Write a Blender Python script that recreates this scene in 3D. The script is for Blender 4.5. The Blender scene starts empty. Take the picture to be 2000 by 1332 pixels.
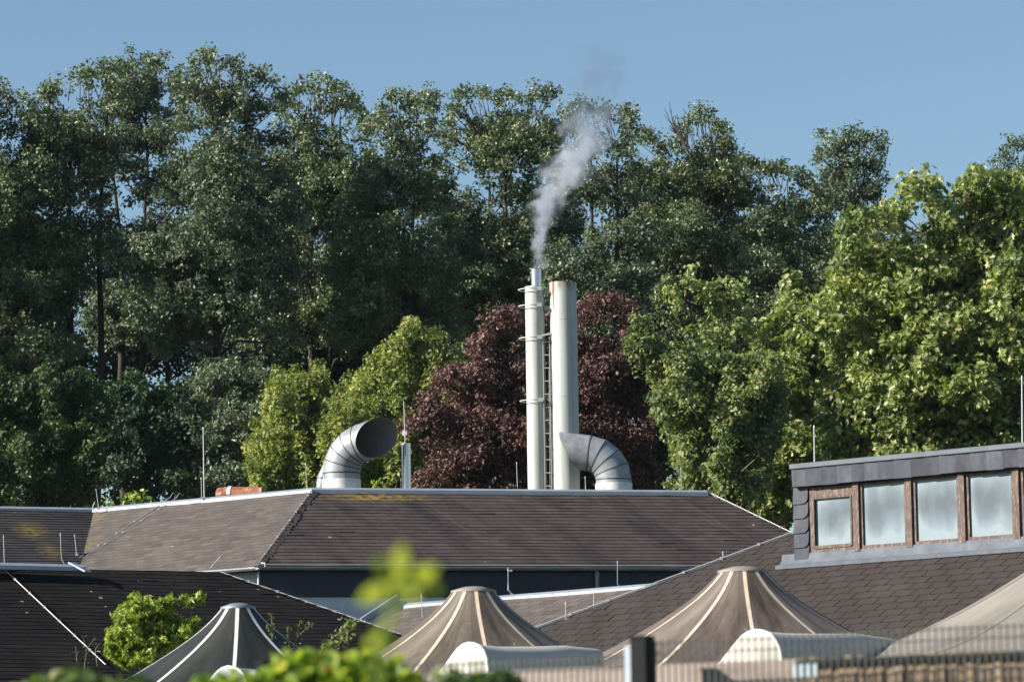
import bpy, math, random
import numpy as np
from mathutils import Vector, Matrix

sc = bpy.context.scene
COL = sc.collection
F = 7222.0                     # focal length in photo pixels
PITCH, ROLL = math.radians(7.95), math.radians(-0.8)
CAM = (Matrix.Rotation(math.pi / 2 + PITCH, 3, 'X') @ Matrix.Rotation(ROLL, 3, 'Z'))
GZ = -1.6                      # ground under the camera
R = math.radians

def ray(px, py):
    return CAM @ Vector(((px - 1000) / F, (666 - py) / F, -1.0))
def P(px, py, D):              # point at forward distance D
    v = ray(px, py); return v * (D / v.y)
def Z(px, py, z):              # point at height z
    v = ray(px, py); return v * (z / v.z)
def HP(px, py, p0, n):         # point on a plane
    v = ray(px, py); return v * (p0.dot(n) / v.dot(n))

# ------------------------------------------------------------------ helpers
ORG = {}
def link(o, parent=None, org=None):
    COL.objects.link(o)
    if parent is not None:
        o.parent = parent; ORG[o.name] = ORG[parent.name]
    else:
        ORG[o.name] = Vector(org) if org is not None else Vector((0, 0, 0))
        o.location = ORG[o.name]
    return o
def tag(o, label=None, cat=None, group=None, kind=None):
    if label: o['label'] = label
    if cat: o['category'] = cat
    if group: o['group'] = group
    if kind: o['kind'] = kind
    return o
def thing(name, label, cat, org, group=None):
    o = bpy.data.objects.new(name, None); o.empty_display_size = .2
    link(o, None, org); return tag(o, label, cat, group)

def np_mesh(name, co, loops, starts, totals, mat, parent=None, org=None, smooth=None, uv=None, attrs=None):
    me = bpy.data.meshes.new(name)
    base = ORG[parent.name] if parent is not None else (Vector(org) if org is not None else Vector((0, 0, 0)))
    co = np.asarray(co, dtype=np.float32) - np.array(base, dtype=np.float32)
    me.vertices.add(len(co)); me.vertices.foreach_set('co', co.ravel())
    me.loops.add(len(loops)); me.loops.foreach_set('vertex_index', np.asarray(loops, dtype=np.int32))
    me.polygons.add(len(starts)); me.polygons.foreach_set('loop_start', np.asarray(starts, dtype=np.int32))
    try: me.polygons.foreach_set('loop_total', np.asarray(totals, dtype=np.int32))
    except Exception: pass
    if smooth is not None: me.polygons.foreach_set('use_smooth', np.asarray(smooth, dtype=bool))
    else: me.polygons.foreach_set('use_smooth', np.zeros(len(starts), dtype=bool))
    if uv is not None:
        l = me.uv_layers.new(name='UVMap'); l.data.foreach_set('uv', np.asarray(uv, dtype=np.float32).ravel())
    for k, a in (attrs or {}).items():
        at = me.attributes.new(k, 'FLOAT', 'FACE'); at.data.foreach_set('value', np.asarray(a, dtype=np.float32))
    me.update(calc_edges=True); me.validate()
    if mat is not None:
        for m in (mat if isinstance(mat, (list, tuple)) else [mat]): me.materials.append(m)
    o = bpy.data.objects.new(name, me)
    return link(o, parent, org)

class MB:
    def __init__(s): s.v = []; s.f = []; s.sm = []; s.uv = []; s.r = []
    def add(s, vs, fs, smooth=False, uvs=None, rnd=0.5):
        b = len(s.v); s.v += [Vector(v) for v in vs]
        for k, f in enumerate(fs):
            s.f.append([b + i for i in f]); s.sm.append(smooth); s.r.append(rnd)
            s.uv.append([(uvs[i][0], uvs[i][1]) for i in f] if uvs else [(0, 0)] * len(f))
    def box(s, c, ax, ay, az, smooth=False, uv=None):     # centre and three half-vectors
        c, ax, ay, az = map(Vector, (c, ax, ay, az))
        vs = [c + i * ax + j * ay + k * az for i in (-1, 1) for j in (-1, 1) for k in (-1, 1)]
        fs = [(0, 1, 3, 2), (4, 6, 7, 5), (0, 4, 5, 1), (2, 3, 7, 6), (0, 2, 6, 4), (1, 5, 7, 3)]
        if ax.cross(ay).dot(az) < 0: fs = [f[::-1] for f in fs]
        s.add(vs, fs, smooth)
    def bar(s, a, b, w, h=None, up=Vector((0, 0, 1))):    # rectangular bar from a to b
        a, b = Vector(a), Vector(b); h = h or w; d = (b - a).normalized()
        sd = d.cross(up)
        if sd.length < 1e-3: sd = d.cross(Vector((0, 1, 0)))
        sd.normalize(); u = sd.cross(d)
        s.box((a + b) / 2, (b - a) / 2, sd * w / 2, u * h / 2)
    def tube(s, pts, rad, n=8, cap=True, smooth=True):
        pts = [Vector(p) for p in pts]
        if not hasattr(rad, '__len__'): rad = [rad] * len(pts)
        rings = []; prev = None
        for i, p in enumerate(pts):
            d = (pts[min(i + 1, len(pts) - 1)] - pts[max(i - 1, 0)]).normalized()
            if prev is None:
                a = d.cross(Vector((0, 1, 0)));
                if a.length < .1: a = d.cross(Vector((1, 0, 0)))
            else: a = prev - d * prev.dot(d)
            a.normalize(); prev = a; b = d.cross(a)
            rings.append([p + rad[i] * (math.cos(2 * math.pi * k / n) * a + math.sin(2 * math.pi * k / n) * b) for k in range(n)])
        s.loft(rings, smooth, closed=True)
        if cap:
            s.add(rings[0], [list(range(n))[::-1]]); s.add(rings[-1], [list(range(n))])
    def loft(s, rings, smooth=True, closed=True, uvs=None):
        n = len(rings[0]); vs = [p for r in rings for p in r]; fs = []
        for i in range(len(rings) - 1):
            for k in range(n if closed else n - 1):
                k2 = (k + 1) % n
                fs.append((i * n + k, i * n + k2, (i + 1) * n + k2, (i + 1) * n + k))
        s.add(vs, fs, smooth, uvs)
    def prism(s, poly, d, smooth=False):                  # extrude a polygon along d
        poly = [Vector(p) for p in poly]; n = len(poly); d = Vector(d)
        s.add(poly + [p + d for p in poly], [list(range(n))[::-1], list(range(n, 2 * n))] + [(i, (i + 1) % n, n + (i + 1) % n, n + i) for i in range(n)], smooth)
    def build(s, name, mat, parent=None, org=None, rnd=False):
        loops = [i for f in s.f for i in f]; tot = [len(f) for f in s.f]
        st = np.concatenate([[0], np.cumsum(tot)[:-1]]) if tot else []
        uv = [u for f in s.uv for u in f]
        return np_mesh(name, [tuple(v) for v in s.v], loops, st, tot, mat, parent, org, s.sm, uv, {'rnd': s.r})

# ------------------------------------------------------------------ materials
def M(name):
    m = bpy.data.materials.new(name); m.use_nodes = True
    return m, m.node_tree, m.node_tree.nodes['Principled BSDF']
def nd(nt, t, **kw):
    n = nt.nodes.new(t)
    for k, v in kw.items():
        if k.startswith('i_'): n.inputs[k[2:].replace('_', ' ')].default_value = v
        else: setattr(n, k, v)
    return n
def L(nt, a, b): nt.links.new(a, b)
def ramp(nt, fac, stops):
    r = nt.nodes.new('ShaderNodeValToRGB')
    e = r.color_ramp.elements
    while len(e) < len(stops): e.new(.5)
    for i, (p, c) in enumerate(stops): e[i].position = p; e[i].color = (*c, 1) if len(c) == 3 else c
    L(nt, fac, r.inputs[0]); return r.outputs[0]
def noise(nt, vec, scale, detail=4, rough=.55):
    n = nd(nt, 'ShaderNodeTexNoise'); n.inputs['Scale'].default_value = scale
    n.inputs['Detail'].default_value = detail; n.inputs['Roughness'].default_value = rough
    if vec is not None: L(nt, vec, n.inputs['Vector'])
    return n.outputs['Fac']
def mapv(nt, vec, scale=(1, 1, 1), rot=(0, 0, 0), loc=(0, 0, 0)):
    n = nd(nt, 'ShaderNodeMapping'); L(nt, vec, n.inputs[0])
    n.inputs['Scale'].default_value = scale; n.inputs['Rotation'].default_value = rot; n.inputs['Location'].default_value = loc
    return n.outputs[0]
def math_(nt, op, a, b=None, c=None, clamp=False):
    n = nd(nt, 'ShaderNodeMath', operation=op); n.use_clamp = clamp
    for i, x in enumerate((a, b, c)):
        if x is None: continue
        if isinstance(x, (int, float)): n.inputs[i].default_value = x
        else: L(nt, x, n.inputs[i])
    return n.outputs[0]
def mix(nt, fac, a, b, mode='MIX'):
    n = nd(nt, 'ShaderNodeMix', data_type='RGBA', blend_type=mode)
    for i, x in ((0, fac), (6, a), (7, b)):
        if isinstance(x, (int, float)): n.inputs[i].default_value = x
        elif isinstance(x, tuple): n.inputs[i].default_value = (*x, 1)
        else: L(nt, x, n.inputs[i])
    return n.outputs[2]
def coord(nt, which='Object'): return nd(nt, 'ShaderNodeTexCoord').outputs[which]
def attr(nt, name): return nd(nt, 'ShaderNodeAttribute', attribute_name=name).outputs['Fac']
def bump(nt, bs, h, strength=.3, dist=.01):
    b = nd(nt, 'ShaderNodeBump'); b.inputs['Strength'].default_value = strength; b.inputs['Distance'].default_value = dist
    L(nt, h, b.inputs['Height']); L(nt, b.outputs[0], bs.inputs['Normal'])

def leaf_mat(name, cols, trans=.35, rough=.45, spec=.4):
    m, nt, bs = M(name)
    c = ramp(nt, attr(nt, 'rnd'), cols)
    L(nt, c, bs.inputs['Base Color']); bs.inputs['Roughness'].default_value = rough
    bs.inputs['Specular IOR Level'].default_value = spec
    t = nd(nt, 'ShaderNodeBsdfTranslucent')
    L(nt, mix(nt, 1.0, c, (1.3, 1.5, .6), 'MULTIPLY'), t.inputs['Color'])
    mx = nd(nt, 'ShaderNodeMixShader'); mx.inputs[0].default_value = trans
    L(nt, bs.outputs[0], mx.inputs[1]); L(nt, t.outputs[0], mx.inputs[2])
    L(nt, mx.outputs[0], nt.nodes['Material Output'].inputs['Surface'])
    return m

def shingle_mat(name, base, stain=.5, moss=0.0, spots=.5, lichen=(), roughness=.75, var=1.0, spec=.3):
    m, nt, bs = M(name); uv = coord(nt, 'UV')
    b = Vector(base)
    c = ramp(nt, attr(nt, 'rnd'), [(0, tuple(b * (1 - .28 * var))), (.5, tuple(b)), (1, tuple(b * (1 + .3 * var)))])
    uvr = mapv(nt, uv, (1, 1, 1), (0, 0, -.46)); st = noise(nt, mapv(nt, uvr, (1.3, .20, 1)), 1.0, 5, .62)
    c = mix(nt, ramp(nt, st, [(.36, (stain,) * 3), (.52, (0, 0, 0))]), c, tuple(b * .42))
    st2 = noise(nt, mapv(nt, uvr, (2.0, .26, 1), (0, 0, 0), (7, 3, 0)), 1.0, 6, .65)
    c = mix(nt, ramp(nt, st2, [(.55, (0, 0, 0)), (.72, (stain * .8,) * 3)]), c, (b[0] * 1.75, b[1] * 1.6, b[2] * 1.6))
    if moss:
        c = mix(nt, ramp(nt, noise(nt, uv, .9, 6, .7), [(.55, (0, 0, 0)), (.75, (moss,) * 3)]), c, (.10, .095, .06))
    v = nd(nt, 'ShaderNodeTexVoronoi', feature='F1'); v.inputs['Scale'].default_value = 2.6
    wv = nd(nt, 'ShaderNodeVectorMath', operation='ADD')
    nn = nd(nt, 'ShaderNodeTexNoise'); nn.inputs['Scale'].default_value = 9; L(nt, uv, nn.inputs['Vector'])
    sc_ = nd(nt, 'ShaderNodeVectorMath', operation='SCALE'); L(nt, nn.outputs['Color'], sc_.inputs[0]); sc_.inputs['Scale'].default_value = .08
    L(nt, uv, wv.inputs[0]); L(nt, sc_.outputs[0], wv.inputs[1]); L(nt, wv.outputs[0], v.inputs['Vector'])
    sp = nd(nt, 'ShaderNodeSeparateColor'); L(nt, v.outputs['Color'], sp.inputs[0])
    thr = math_(nt, 'MULTIPLY', sp.outputs[0], .11)
    msk = math_(nt, 'MULTIPLY', math_(nt, 'LESS_THAN', v.outputs['Distance'], thr), math_(nt, 'GREATER_THAN', sp.outputs[1], 1 - .55 * spots))
    c = mix(nt, msk, c, (.33, .31, .27))
    for (u0, v0, ru, rv, ang, col) in lichen:       # patches of yellow lichen where they grow
        q = mapv(nt, uv, (1 / ru, 1 / rv, 0), (0, 0, 0), (-u0 / ru, -v0 / rv, 0))
        ln = nd(nt, 'ShaderNodeVectorMath', operation='LENGTH'); L(nt, q, ln.inputs[0])
        e = math_(nt, 'SUBTRACT', 1.0, ln.outputs['Value'], clamp=True)
        k = math_(nt, 'MULTIPLY', e, ramp(nt, noise(nt, uv, 6, 5, .7), [(.4, (0, 0, 0)), (.6, (1, 1, 1))]))
        c = mix(nt, math_(nt, 'MULTIPLY', k, 1.3, clamp=True), c, col)
    fine = noise(nt, uv, 60, 3, .7)
    c = mix(nt, .35, c, mix(nt, fine, (.3, .3, .3), (1.5, 1.5, 1.5)), 'MULTIPLY')
    L(nt, c, bs.inputs['Base Color']); bs.inputs['Roughness'].default_value = roughness
    bs.inputs['Specular IOR Level'].default_value = spec
    bump(nt, bs, fine, .35, .006)
    return m

def simple(name, col, rough=.5, metal=0.0, var=.15, vscale=4, dirt=None, dirt_amt=.5, spec=.5, bmp=.0, stretch=(1, 1, 1), rv=0):
    m, nt, bs = M(name); oc = coord(nt)
    n = noise(nt, mapv(nt, oc, stretch), vscale, 6, .6)
    b = Vector(col)
    c = ramp(nt, n, [(.3, tuple(b * (1 - var))), (.7, tuple(b * (1 + var)))])
    if dirt:
        d = noise(nt, mapv(nt, oc, stretch, (0, 0, 0), (5, 2, 9)), vscale * .6, 8, .7)
        c = mix(nt, ramp(nt, d, [(.48, (0, 0, 0)), (.68, (dirt_amt,) * 3)]), c, dirt)
    if rv: c = mix(nt, 1.0, c, ramp(nt, attr(nt, 'rnd'), [(0, (1 - rv,) * 3), (1, (1 + rv,) * 3)]), 'MULTIPLY')
    L(nt, c, bs.inputs['Base Color']); bs.inputs['Roughness'].default_value = rough
    bs.inputs['Metallic'].default_value = metal; bs.inputs['Specular IOR Level'].default_value = spec
    if bmp: bump(nt, bs, n, bmp, .01)
    return m

m_under = simple('roof underlay', (.012, .011, .011), .9)
m_sh_front = shingle_mat('bitumen shingle weathered grazing-light tone', (.056, .043, .042), .85, 0, .5, [(3.2, 3.62, 1.6, .28, 0, (.28, .19, .04))])  # base darker than the left slope: its grazing light put into the colour
m_sh_left = shingle_mat('bitumen shingle sunlit tone', (.094, .079, .071), .12, 0, .05, [(-2.5, 3.4, .55, .8, 0, (.19, .14, .04)), (-1.3, 1.9, .4, .9, 0, (.16, .12, .05))])  # same shingle as the front slope, with its sunlit tone put into the base
m_sh_far = shingle_mat('bitumen shingle shaded tone', (.036, .032, .032), .8, .1, .3, [(5.5, 3.3, .5, .8, 0, (.2, .15, .03)), (5.7, 1.9, .35, .8, 0, (.16, .12, .04))])  # same shingle again, shade of the front-facing slope put into the base
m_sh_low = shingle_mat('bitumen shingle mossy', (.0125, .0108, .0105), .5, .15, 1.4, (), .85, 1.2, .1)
m_sh_near = shingle_mat('bitumen shingle brown', (.043, .035, .0325), .3, .25, .12, (), .8, .35, .2)
m_zinc = simple('weathered zinc sheet', (.27, .31, .36), .5, .3, .14, 3, (.30, .33, .37), .5)
m_zinc_d = simple('aged lead grey zinc', (.21, .23, .26), .5, .35, .2, 4, (.15, .16, .18), .5)
m_galv = simple('galvanised duct steel', (.25, .27, .295), .5, .2, .18, 3, (.125, .12, .12), .75)
m_galv_in = simple('dusty duct inside', (.16, .15, .155), .8, .1, .2, 4, (.22, .15, .10), .6)
m_seam = simple('duct seam sealant', (.035, .035, .038), .7)
m_white = simple('chalky white paint', (.60, .61, .60), .6, 0, .08, 8, (.40, .36, .30), .5)
m_steel = simple('stainless steel', (.55, .56, .58), .28, .95, .08, 6)
m_rod = simple('rod aluminium', (.40, .41, .42), .45, .6, .1, 10)
m_navy = simple('dark blue cladding board', (.009, .015, .027), .55, 0, .12, 2)
m_block = simple('painted block wall', (.46, .49, .53), .7, 0, .08, 3)
m_grey = simple('grey rendered wall', (.30, .31, .34), .8, 0, .1, 3)
m_soff = simple('soffit board', (.05, .05, .055), .8)
m_apron = simple('dull lead apron', (.12, .135, .16), .8, 0, .2, 5, (.08, .09, .11), .5, .15)
m_capz = simple('dull zinc cap', (.12, .135, .155), .8, 0, .15, 4, None, 0, .2)
m_slate = simple('blue grey slate', (.055, .06, .078), .75, 0, .16, 5, (.15, .15, .165), .4, .18, .3, (1, 1, .5), .28)
m_bark = simple('tree bark', (.045, .038, .032), .9, 0, .35, 6, (.07, .07, .06), .5, .2, .6, (1, 1, .25))
m_twig = simple('pale twig bark', (.16, .13, .09), .85, 0, .3, 8)
m_post = simple('fence post paint', (.008, .010, .012), .7, 0, .1, 4, None, 0, .15)
m_wire = simple('fence wire', (.045, .05, .05), .5, .4)
m_rustbar = simple('conductor wire', (.55, .54, .52), .5, .5, .1, 6)

# chimney steel, chalky cream with a few rust runs
def chimney_mat(name, rust):
    m, nt, bs = M(name); oc = coord(nt)
    n = noise(nt, mapv(nt, oc, (4, 4, .35)), 1.5, 6, .6)
    c = ramp(nt, n, [(.3, (.36, .395, .37)), (.7, (.46, .48, .44))])
    c = mix(nt, ramp(nt, noise(nt, mapv(nt, oc, (14, 14, .5), (0, 0, 0), (3, 1, 2)), 1, 6, .6), [(.48, (0, 0, 0)), (.72, (.5,) * 3)]), c, (.27, .25, .20))
    if rust:
        sx = nd(nt, 'ShaderNodeSeparateXYZ'); L(nt, oc, sx.inputs[0])
        X, Zz = sx.outputs[0], sx.outputs[2]
        fade = nd(nt, 'ShaderNodeMapRange'); L(nt, Zz, fade.inputs[0])
        fade.inputs['From Min'].default_value = 3.85; fade.inputs['From Max'].default_value = 4.75
        wob = math_(nt, 'MULTIPLY', math_(nt, 'SUBTRACT', noise(nt, mapv(nt, oc, (1, 1, 2.5)), 2, 3), .5), .06)
        dx = math_(nt, 'ABSOLUTE', math_(nt, 'ADD', math_(nt, 'ADD', X, .235), wob))
        wdt = math_(nt, 'MULTIPLY_ADD', fade.outputs[0], .030, .008)
        k = math_(nt, 'SUBTRACT', 1.0, math_(nt, 'DIVIDE', dx, wdt), clamp=True)
        k = math_(nt, 'MULTIPLY', math_(nt, 'MULTIPLY', k, fade.outputs[0]), 2.2, clamp=True)
        c = mix(nt, k, c, (.13, .04, .018))
        top = nd(nt, 'ShaderNodeMapRange'); L(nt, Zz, top.inputs[0]); top.inputs['From Min'].default_value = 4.55; top.inputs['From Max'].default_value = 4.85
        k2 = math_(nt, 'MULTIPLY', top.outputs[0], ramp(nt, noise(nt, mapv(nt, oc, (6, 6, 1.5)), 1.6, 5), [(.4, (0, 0, 0)), (.62, (1, 1, 1))]))
        c = mix(nt, k2, c, (.17, .09, .05))
    L(nt, c, bs.inputs['Base Color']); bs.inputs['Roughness'].default_value = .55
    return m
m_ch_l = chimney_mat('cream painted steel', False)
m_ch_r = chimney_mat('cream painted steel with rust runs', True)

def rust_mat():
    m, nt, bs = M('rusty painted sheet'); oc = coord(nt)
    n = noise(nt, oc, 5, 8, .7)
    c = ramp(nt, n, [(.36, (.46, .43, .40)), (.44, (.30, .12, .06)), (.6, (.19, .055, .028)), (.8, (.26, .10, .05))])
    L(nt, c, bs.inputs['Base Color']); bs.inputs['Roughness'].default_value = .75
    return m
m_rust = rust_mat()

def wood_mat(name, base, chips=(.30, .23, .18), amt=.8):
    m, nt, bs = M(name); oc = coord(nt)
    b = Vector(base)
    n = noise(nt, mapv(nt, oc, (1, 1, .3)), 9, 7, .7)
    c = ramp(nt, n, [(.3, tuple(b * .7)), (.7, tuple(b * 1.25))])
    k = noise(nt, mapv(nt, oc, (1, 1, .22), (0, 0, 0), (4, 4, 4)), 26, 8, .8)
    c = mix(nt, ramp(nt, k, [(.52, (0, 0, 0)), (.58, (amt,) * 3)]), c, chips)
    L(nt, c, bs.inputs['Base Color']); bs.inputs['Roughness'].default_value = .7
    bump(nt, bs, k, .5, .01)
    return m
m_frame = wood_mat('peeling brown window paint', (.075, .048, .041), (.23, .16, .12), .85)

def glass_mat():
    m, nt, bs = M('clouded pane with painted dim middle'); uv = coord(nt, 'UV')  # dim interior and reflections are painted dark across the clouded pane
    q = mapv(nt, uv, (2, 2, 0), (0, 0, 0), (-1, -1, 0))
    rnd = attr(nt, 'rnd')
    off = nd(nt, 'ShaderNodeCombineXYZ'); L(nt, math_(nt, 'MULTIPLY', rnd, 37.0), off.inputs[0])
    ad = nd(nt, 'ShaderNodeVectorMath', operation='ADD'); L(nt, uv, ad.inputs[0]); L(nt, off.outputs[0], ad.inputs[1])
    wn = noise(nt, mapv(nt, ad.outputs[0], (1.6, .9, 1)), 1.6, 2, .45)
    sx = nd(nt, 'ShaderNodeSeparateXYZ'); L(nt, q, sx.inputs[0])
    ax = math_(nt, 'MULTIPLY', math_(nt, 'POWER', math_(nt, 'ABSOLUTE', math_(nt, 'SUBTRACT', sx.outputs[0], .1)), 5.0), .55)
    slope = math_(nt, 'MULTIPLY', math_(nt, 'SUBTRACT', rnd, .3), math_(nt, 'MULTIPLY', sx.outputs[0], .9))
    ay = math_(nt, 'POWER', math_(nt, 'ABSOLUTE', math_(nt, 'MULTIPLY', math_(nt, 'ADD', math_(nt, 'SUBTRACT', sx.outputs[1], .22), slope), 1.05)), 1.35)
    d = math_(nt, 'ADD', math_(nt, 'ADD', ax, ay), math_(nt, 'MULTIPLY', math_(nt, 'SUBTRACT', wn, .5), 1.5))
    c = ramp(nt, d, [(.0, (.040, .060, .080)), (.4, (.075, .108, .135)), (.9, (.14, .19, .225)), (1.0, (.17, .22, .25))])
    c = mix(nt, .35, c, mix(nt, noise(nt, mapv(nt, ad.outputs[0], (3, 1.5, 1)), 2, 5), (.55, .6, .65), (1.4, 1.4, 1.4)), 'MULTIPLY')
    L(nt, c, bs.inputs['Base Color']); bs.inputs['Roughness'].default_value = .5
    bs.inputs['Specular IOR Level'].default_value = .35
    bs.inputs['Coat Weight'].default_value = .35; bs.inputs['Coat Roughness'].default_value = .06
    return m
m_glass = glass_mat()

def tent_mat(name, c1, c2, c3, trans=.25, spots=0.6):
    m, nt, bs = M(name); uv = coord(nt, 'UV')   # u round the mast, v outwards
    n = noise(nt, mapv(nt, uv, (9, .9, 1)), 1.5, 7, .65)
    n2 = noise(nt, mapv(nt, uv, (14, 6, 1)), 2.2, 7, .7)
    c = ramp(nt, n, [(.36, c1), (.5, c2), (.66, c3)])
    c = mix(nt, ramp(nt, n2, [(.56, (0, 0, 0)), (.66, (spots * .6,) * 3)]), c, tuple(x * .45 for x in c2))
    n3 = noise(nt, mapv(nt, uv, (40, 16, 1)), 2.0, 5, .7)
    c = mix(nt, ramp(nt, n3, [(.64, (0, 0, 0)), (.68, (spots,) * 3)]), c, (.42, .40, .35))
    L(nt, c, bs.inputs['Base Color']); bs.inputs['Roughness'].default_value = .6
    bump(nt, bs, noise(nt, mapv(nt, uv, (34, 2.0, 1)), 1.0, 4, .6), .3, .05)
    t = nd(nt, 'ShaderNodeBsdfTranslucent'); L(nt, c, t.inputs['Color'])
    mx = nd(nt, 'ShaderNodeMixShader'); mx.inputs[0].default_value = trans
    L(nt, bs.outputs[0], mx.inputs[1]); L(nt, t.outputs[0], mx.inputs[2])
    L(nt, mx.outputs[0], nt.nodes['Material Output'].inputs['Surface'])
    return m
m_tent_dark = tent_mat('algae dark membrane', (.007, .009, .009), (.016, .019, .016), (.045, .045, .034), .12, .25)
m_tent_mid = tent_mat('stained membrane', (.075, .060, .043), (.15, .125, .095), (.25, .215, .17), .25, .9)
m_tent_brown = tent_mat('brown stained membrane', (.060, .040, .030), (.15, .120, .098), (.26, .222, .188), .25, .35)
m_tent_pale = tent_mat('pale membrane', (.21, .19, .16), (.28, .255, .22), (.36, .33, .29), .25, .1)
m_tseam = simple('welded seam tape', (.56, .46, .35), .6, 0, .15, 4, (.35, .28, .20), .4)
m_tseam_w = simple('welded seam tape pale', (.60, .61, .60), .6, 0, .15, 4)
m_canvas_g = simple('grey membrane hood', (.26, .29, .31), .5, 0, .15, 3, (.12, .13, .13), .5)
m_canvas = simple('white membrane hood', (.44, .42, .37), .6, 0, .07, 3, (.42, .40, .33), .35)

def board_mat():
    m, nt, bs = M('weathered fence board'); oc = coord(nt)
    n = noise(nt, mapv(nt, oc, (.8, 1, 6)), 3, 6, .7)
    c = ramp(nt, n, [(.3, (.17, .13, .11)), (.55, (.27, .22, .19)), (.8, (.34, .29, .26))])
    L(nt, c, bs.inputs['Base Color']); bs.inputs['Roughness'].default_value = .8
    return m
m_board = board_mat()
m_reed = simple('reed mat', (.21, .15, .10), .8, 0, .45, 5, (.32, .25, .17), .8, .3, .2, (3, 3, .5))

alder = [(0, (.035, .058, .030)), (.45, (.095, .130, .062)), (.8, (.20, .235, .115)), (1, (.32, .34, .19))]
m_alder = leaf_mat('alder leaf', alder, .20, .42, .5)
m_alder_b = leaf_mat('alder leaf bluish', [(0, (.035, .058, .040)), (.5, (.10, .135, .084)), (1, (.28, .31, .20))], .22, .45, .4)
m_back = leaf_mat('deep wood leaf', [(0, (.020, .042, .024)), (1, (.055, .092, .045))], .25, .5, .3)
m_yel = leaf_mat('yellow green leaf', [(0, (.07, .10, .03)), (.5, (.19, .225, .065)), (.85, (.42, .41, .15)), (1, (.52, .42, .2))], .40, .5, .35)
m_haz = leaf_mat('hazel leaf', [(0, (.05, .08, .030)), (.5, (.15, .195, .072)), (.88, (.38, .39, .18)), (1, (.34, .22, .10))], .35, .5, .35)
m_maple = leaf_mat('maple leaf', [(0, (.05, .085, .025)), (.45, (.17, .215, .06)), (.85, (.44, .45, .20)), (1, (.52, .42, .24))], .33, .42, .45)
m_beech = leaf_mat('copper beech leaf', [(0, (.045, .022, .024)), (.5, (.118, .058, .058)), (.85, (.21, .125, .105)), (1, (.20, .19, .10))], .22, .5, .3)
m_sap = leaf_mat('pale sapling leaf', [(0, (.10, .14, .05)), (.5, (.24, .29, .12)), (1, (.42, .42, .20))], .35, .5, .35)
m_dimleaf = leaf_mat('dull green leaf', [(0, (.02, .04, .018)), (.55, (.05, .085, .028)), (.85, (.11, .15, .045)), (1, (.30, .26, .08))], .25, .5, .3)
m_bush = leaf_mat('lime bush leaf', [(0, (.07, .12, .02)), (.5, (.25, .32, .05)), (1, (.52, .52, .12))], .40, .42, .45)
m_vine = leaf_mat('vine leaf', [(0, (.07, .13, .015)), (.45, (.26, .36, .04)), (.85, (.50, .50, .06)), (.95, (.55, .36, .05)), (1, (.16, .06, .02))], .4, .4, .5)
m_vine_d = leaf_mat('dull vine leaf', [(0, (.04, .075, .02)), (.6, (.10, .15, .04)), (.9, (.20, .20, .07)), (1, (.24, .10, .06))], .3, .45, .4)
m_bigleaf = leaf_mat('young maple leaf', [(0, (.52, .56, .05)), (1, (.62, .64, .07))], .5, .4, .5)

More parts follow.
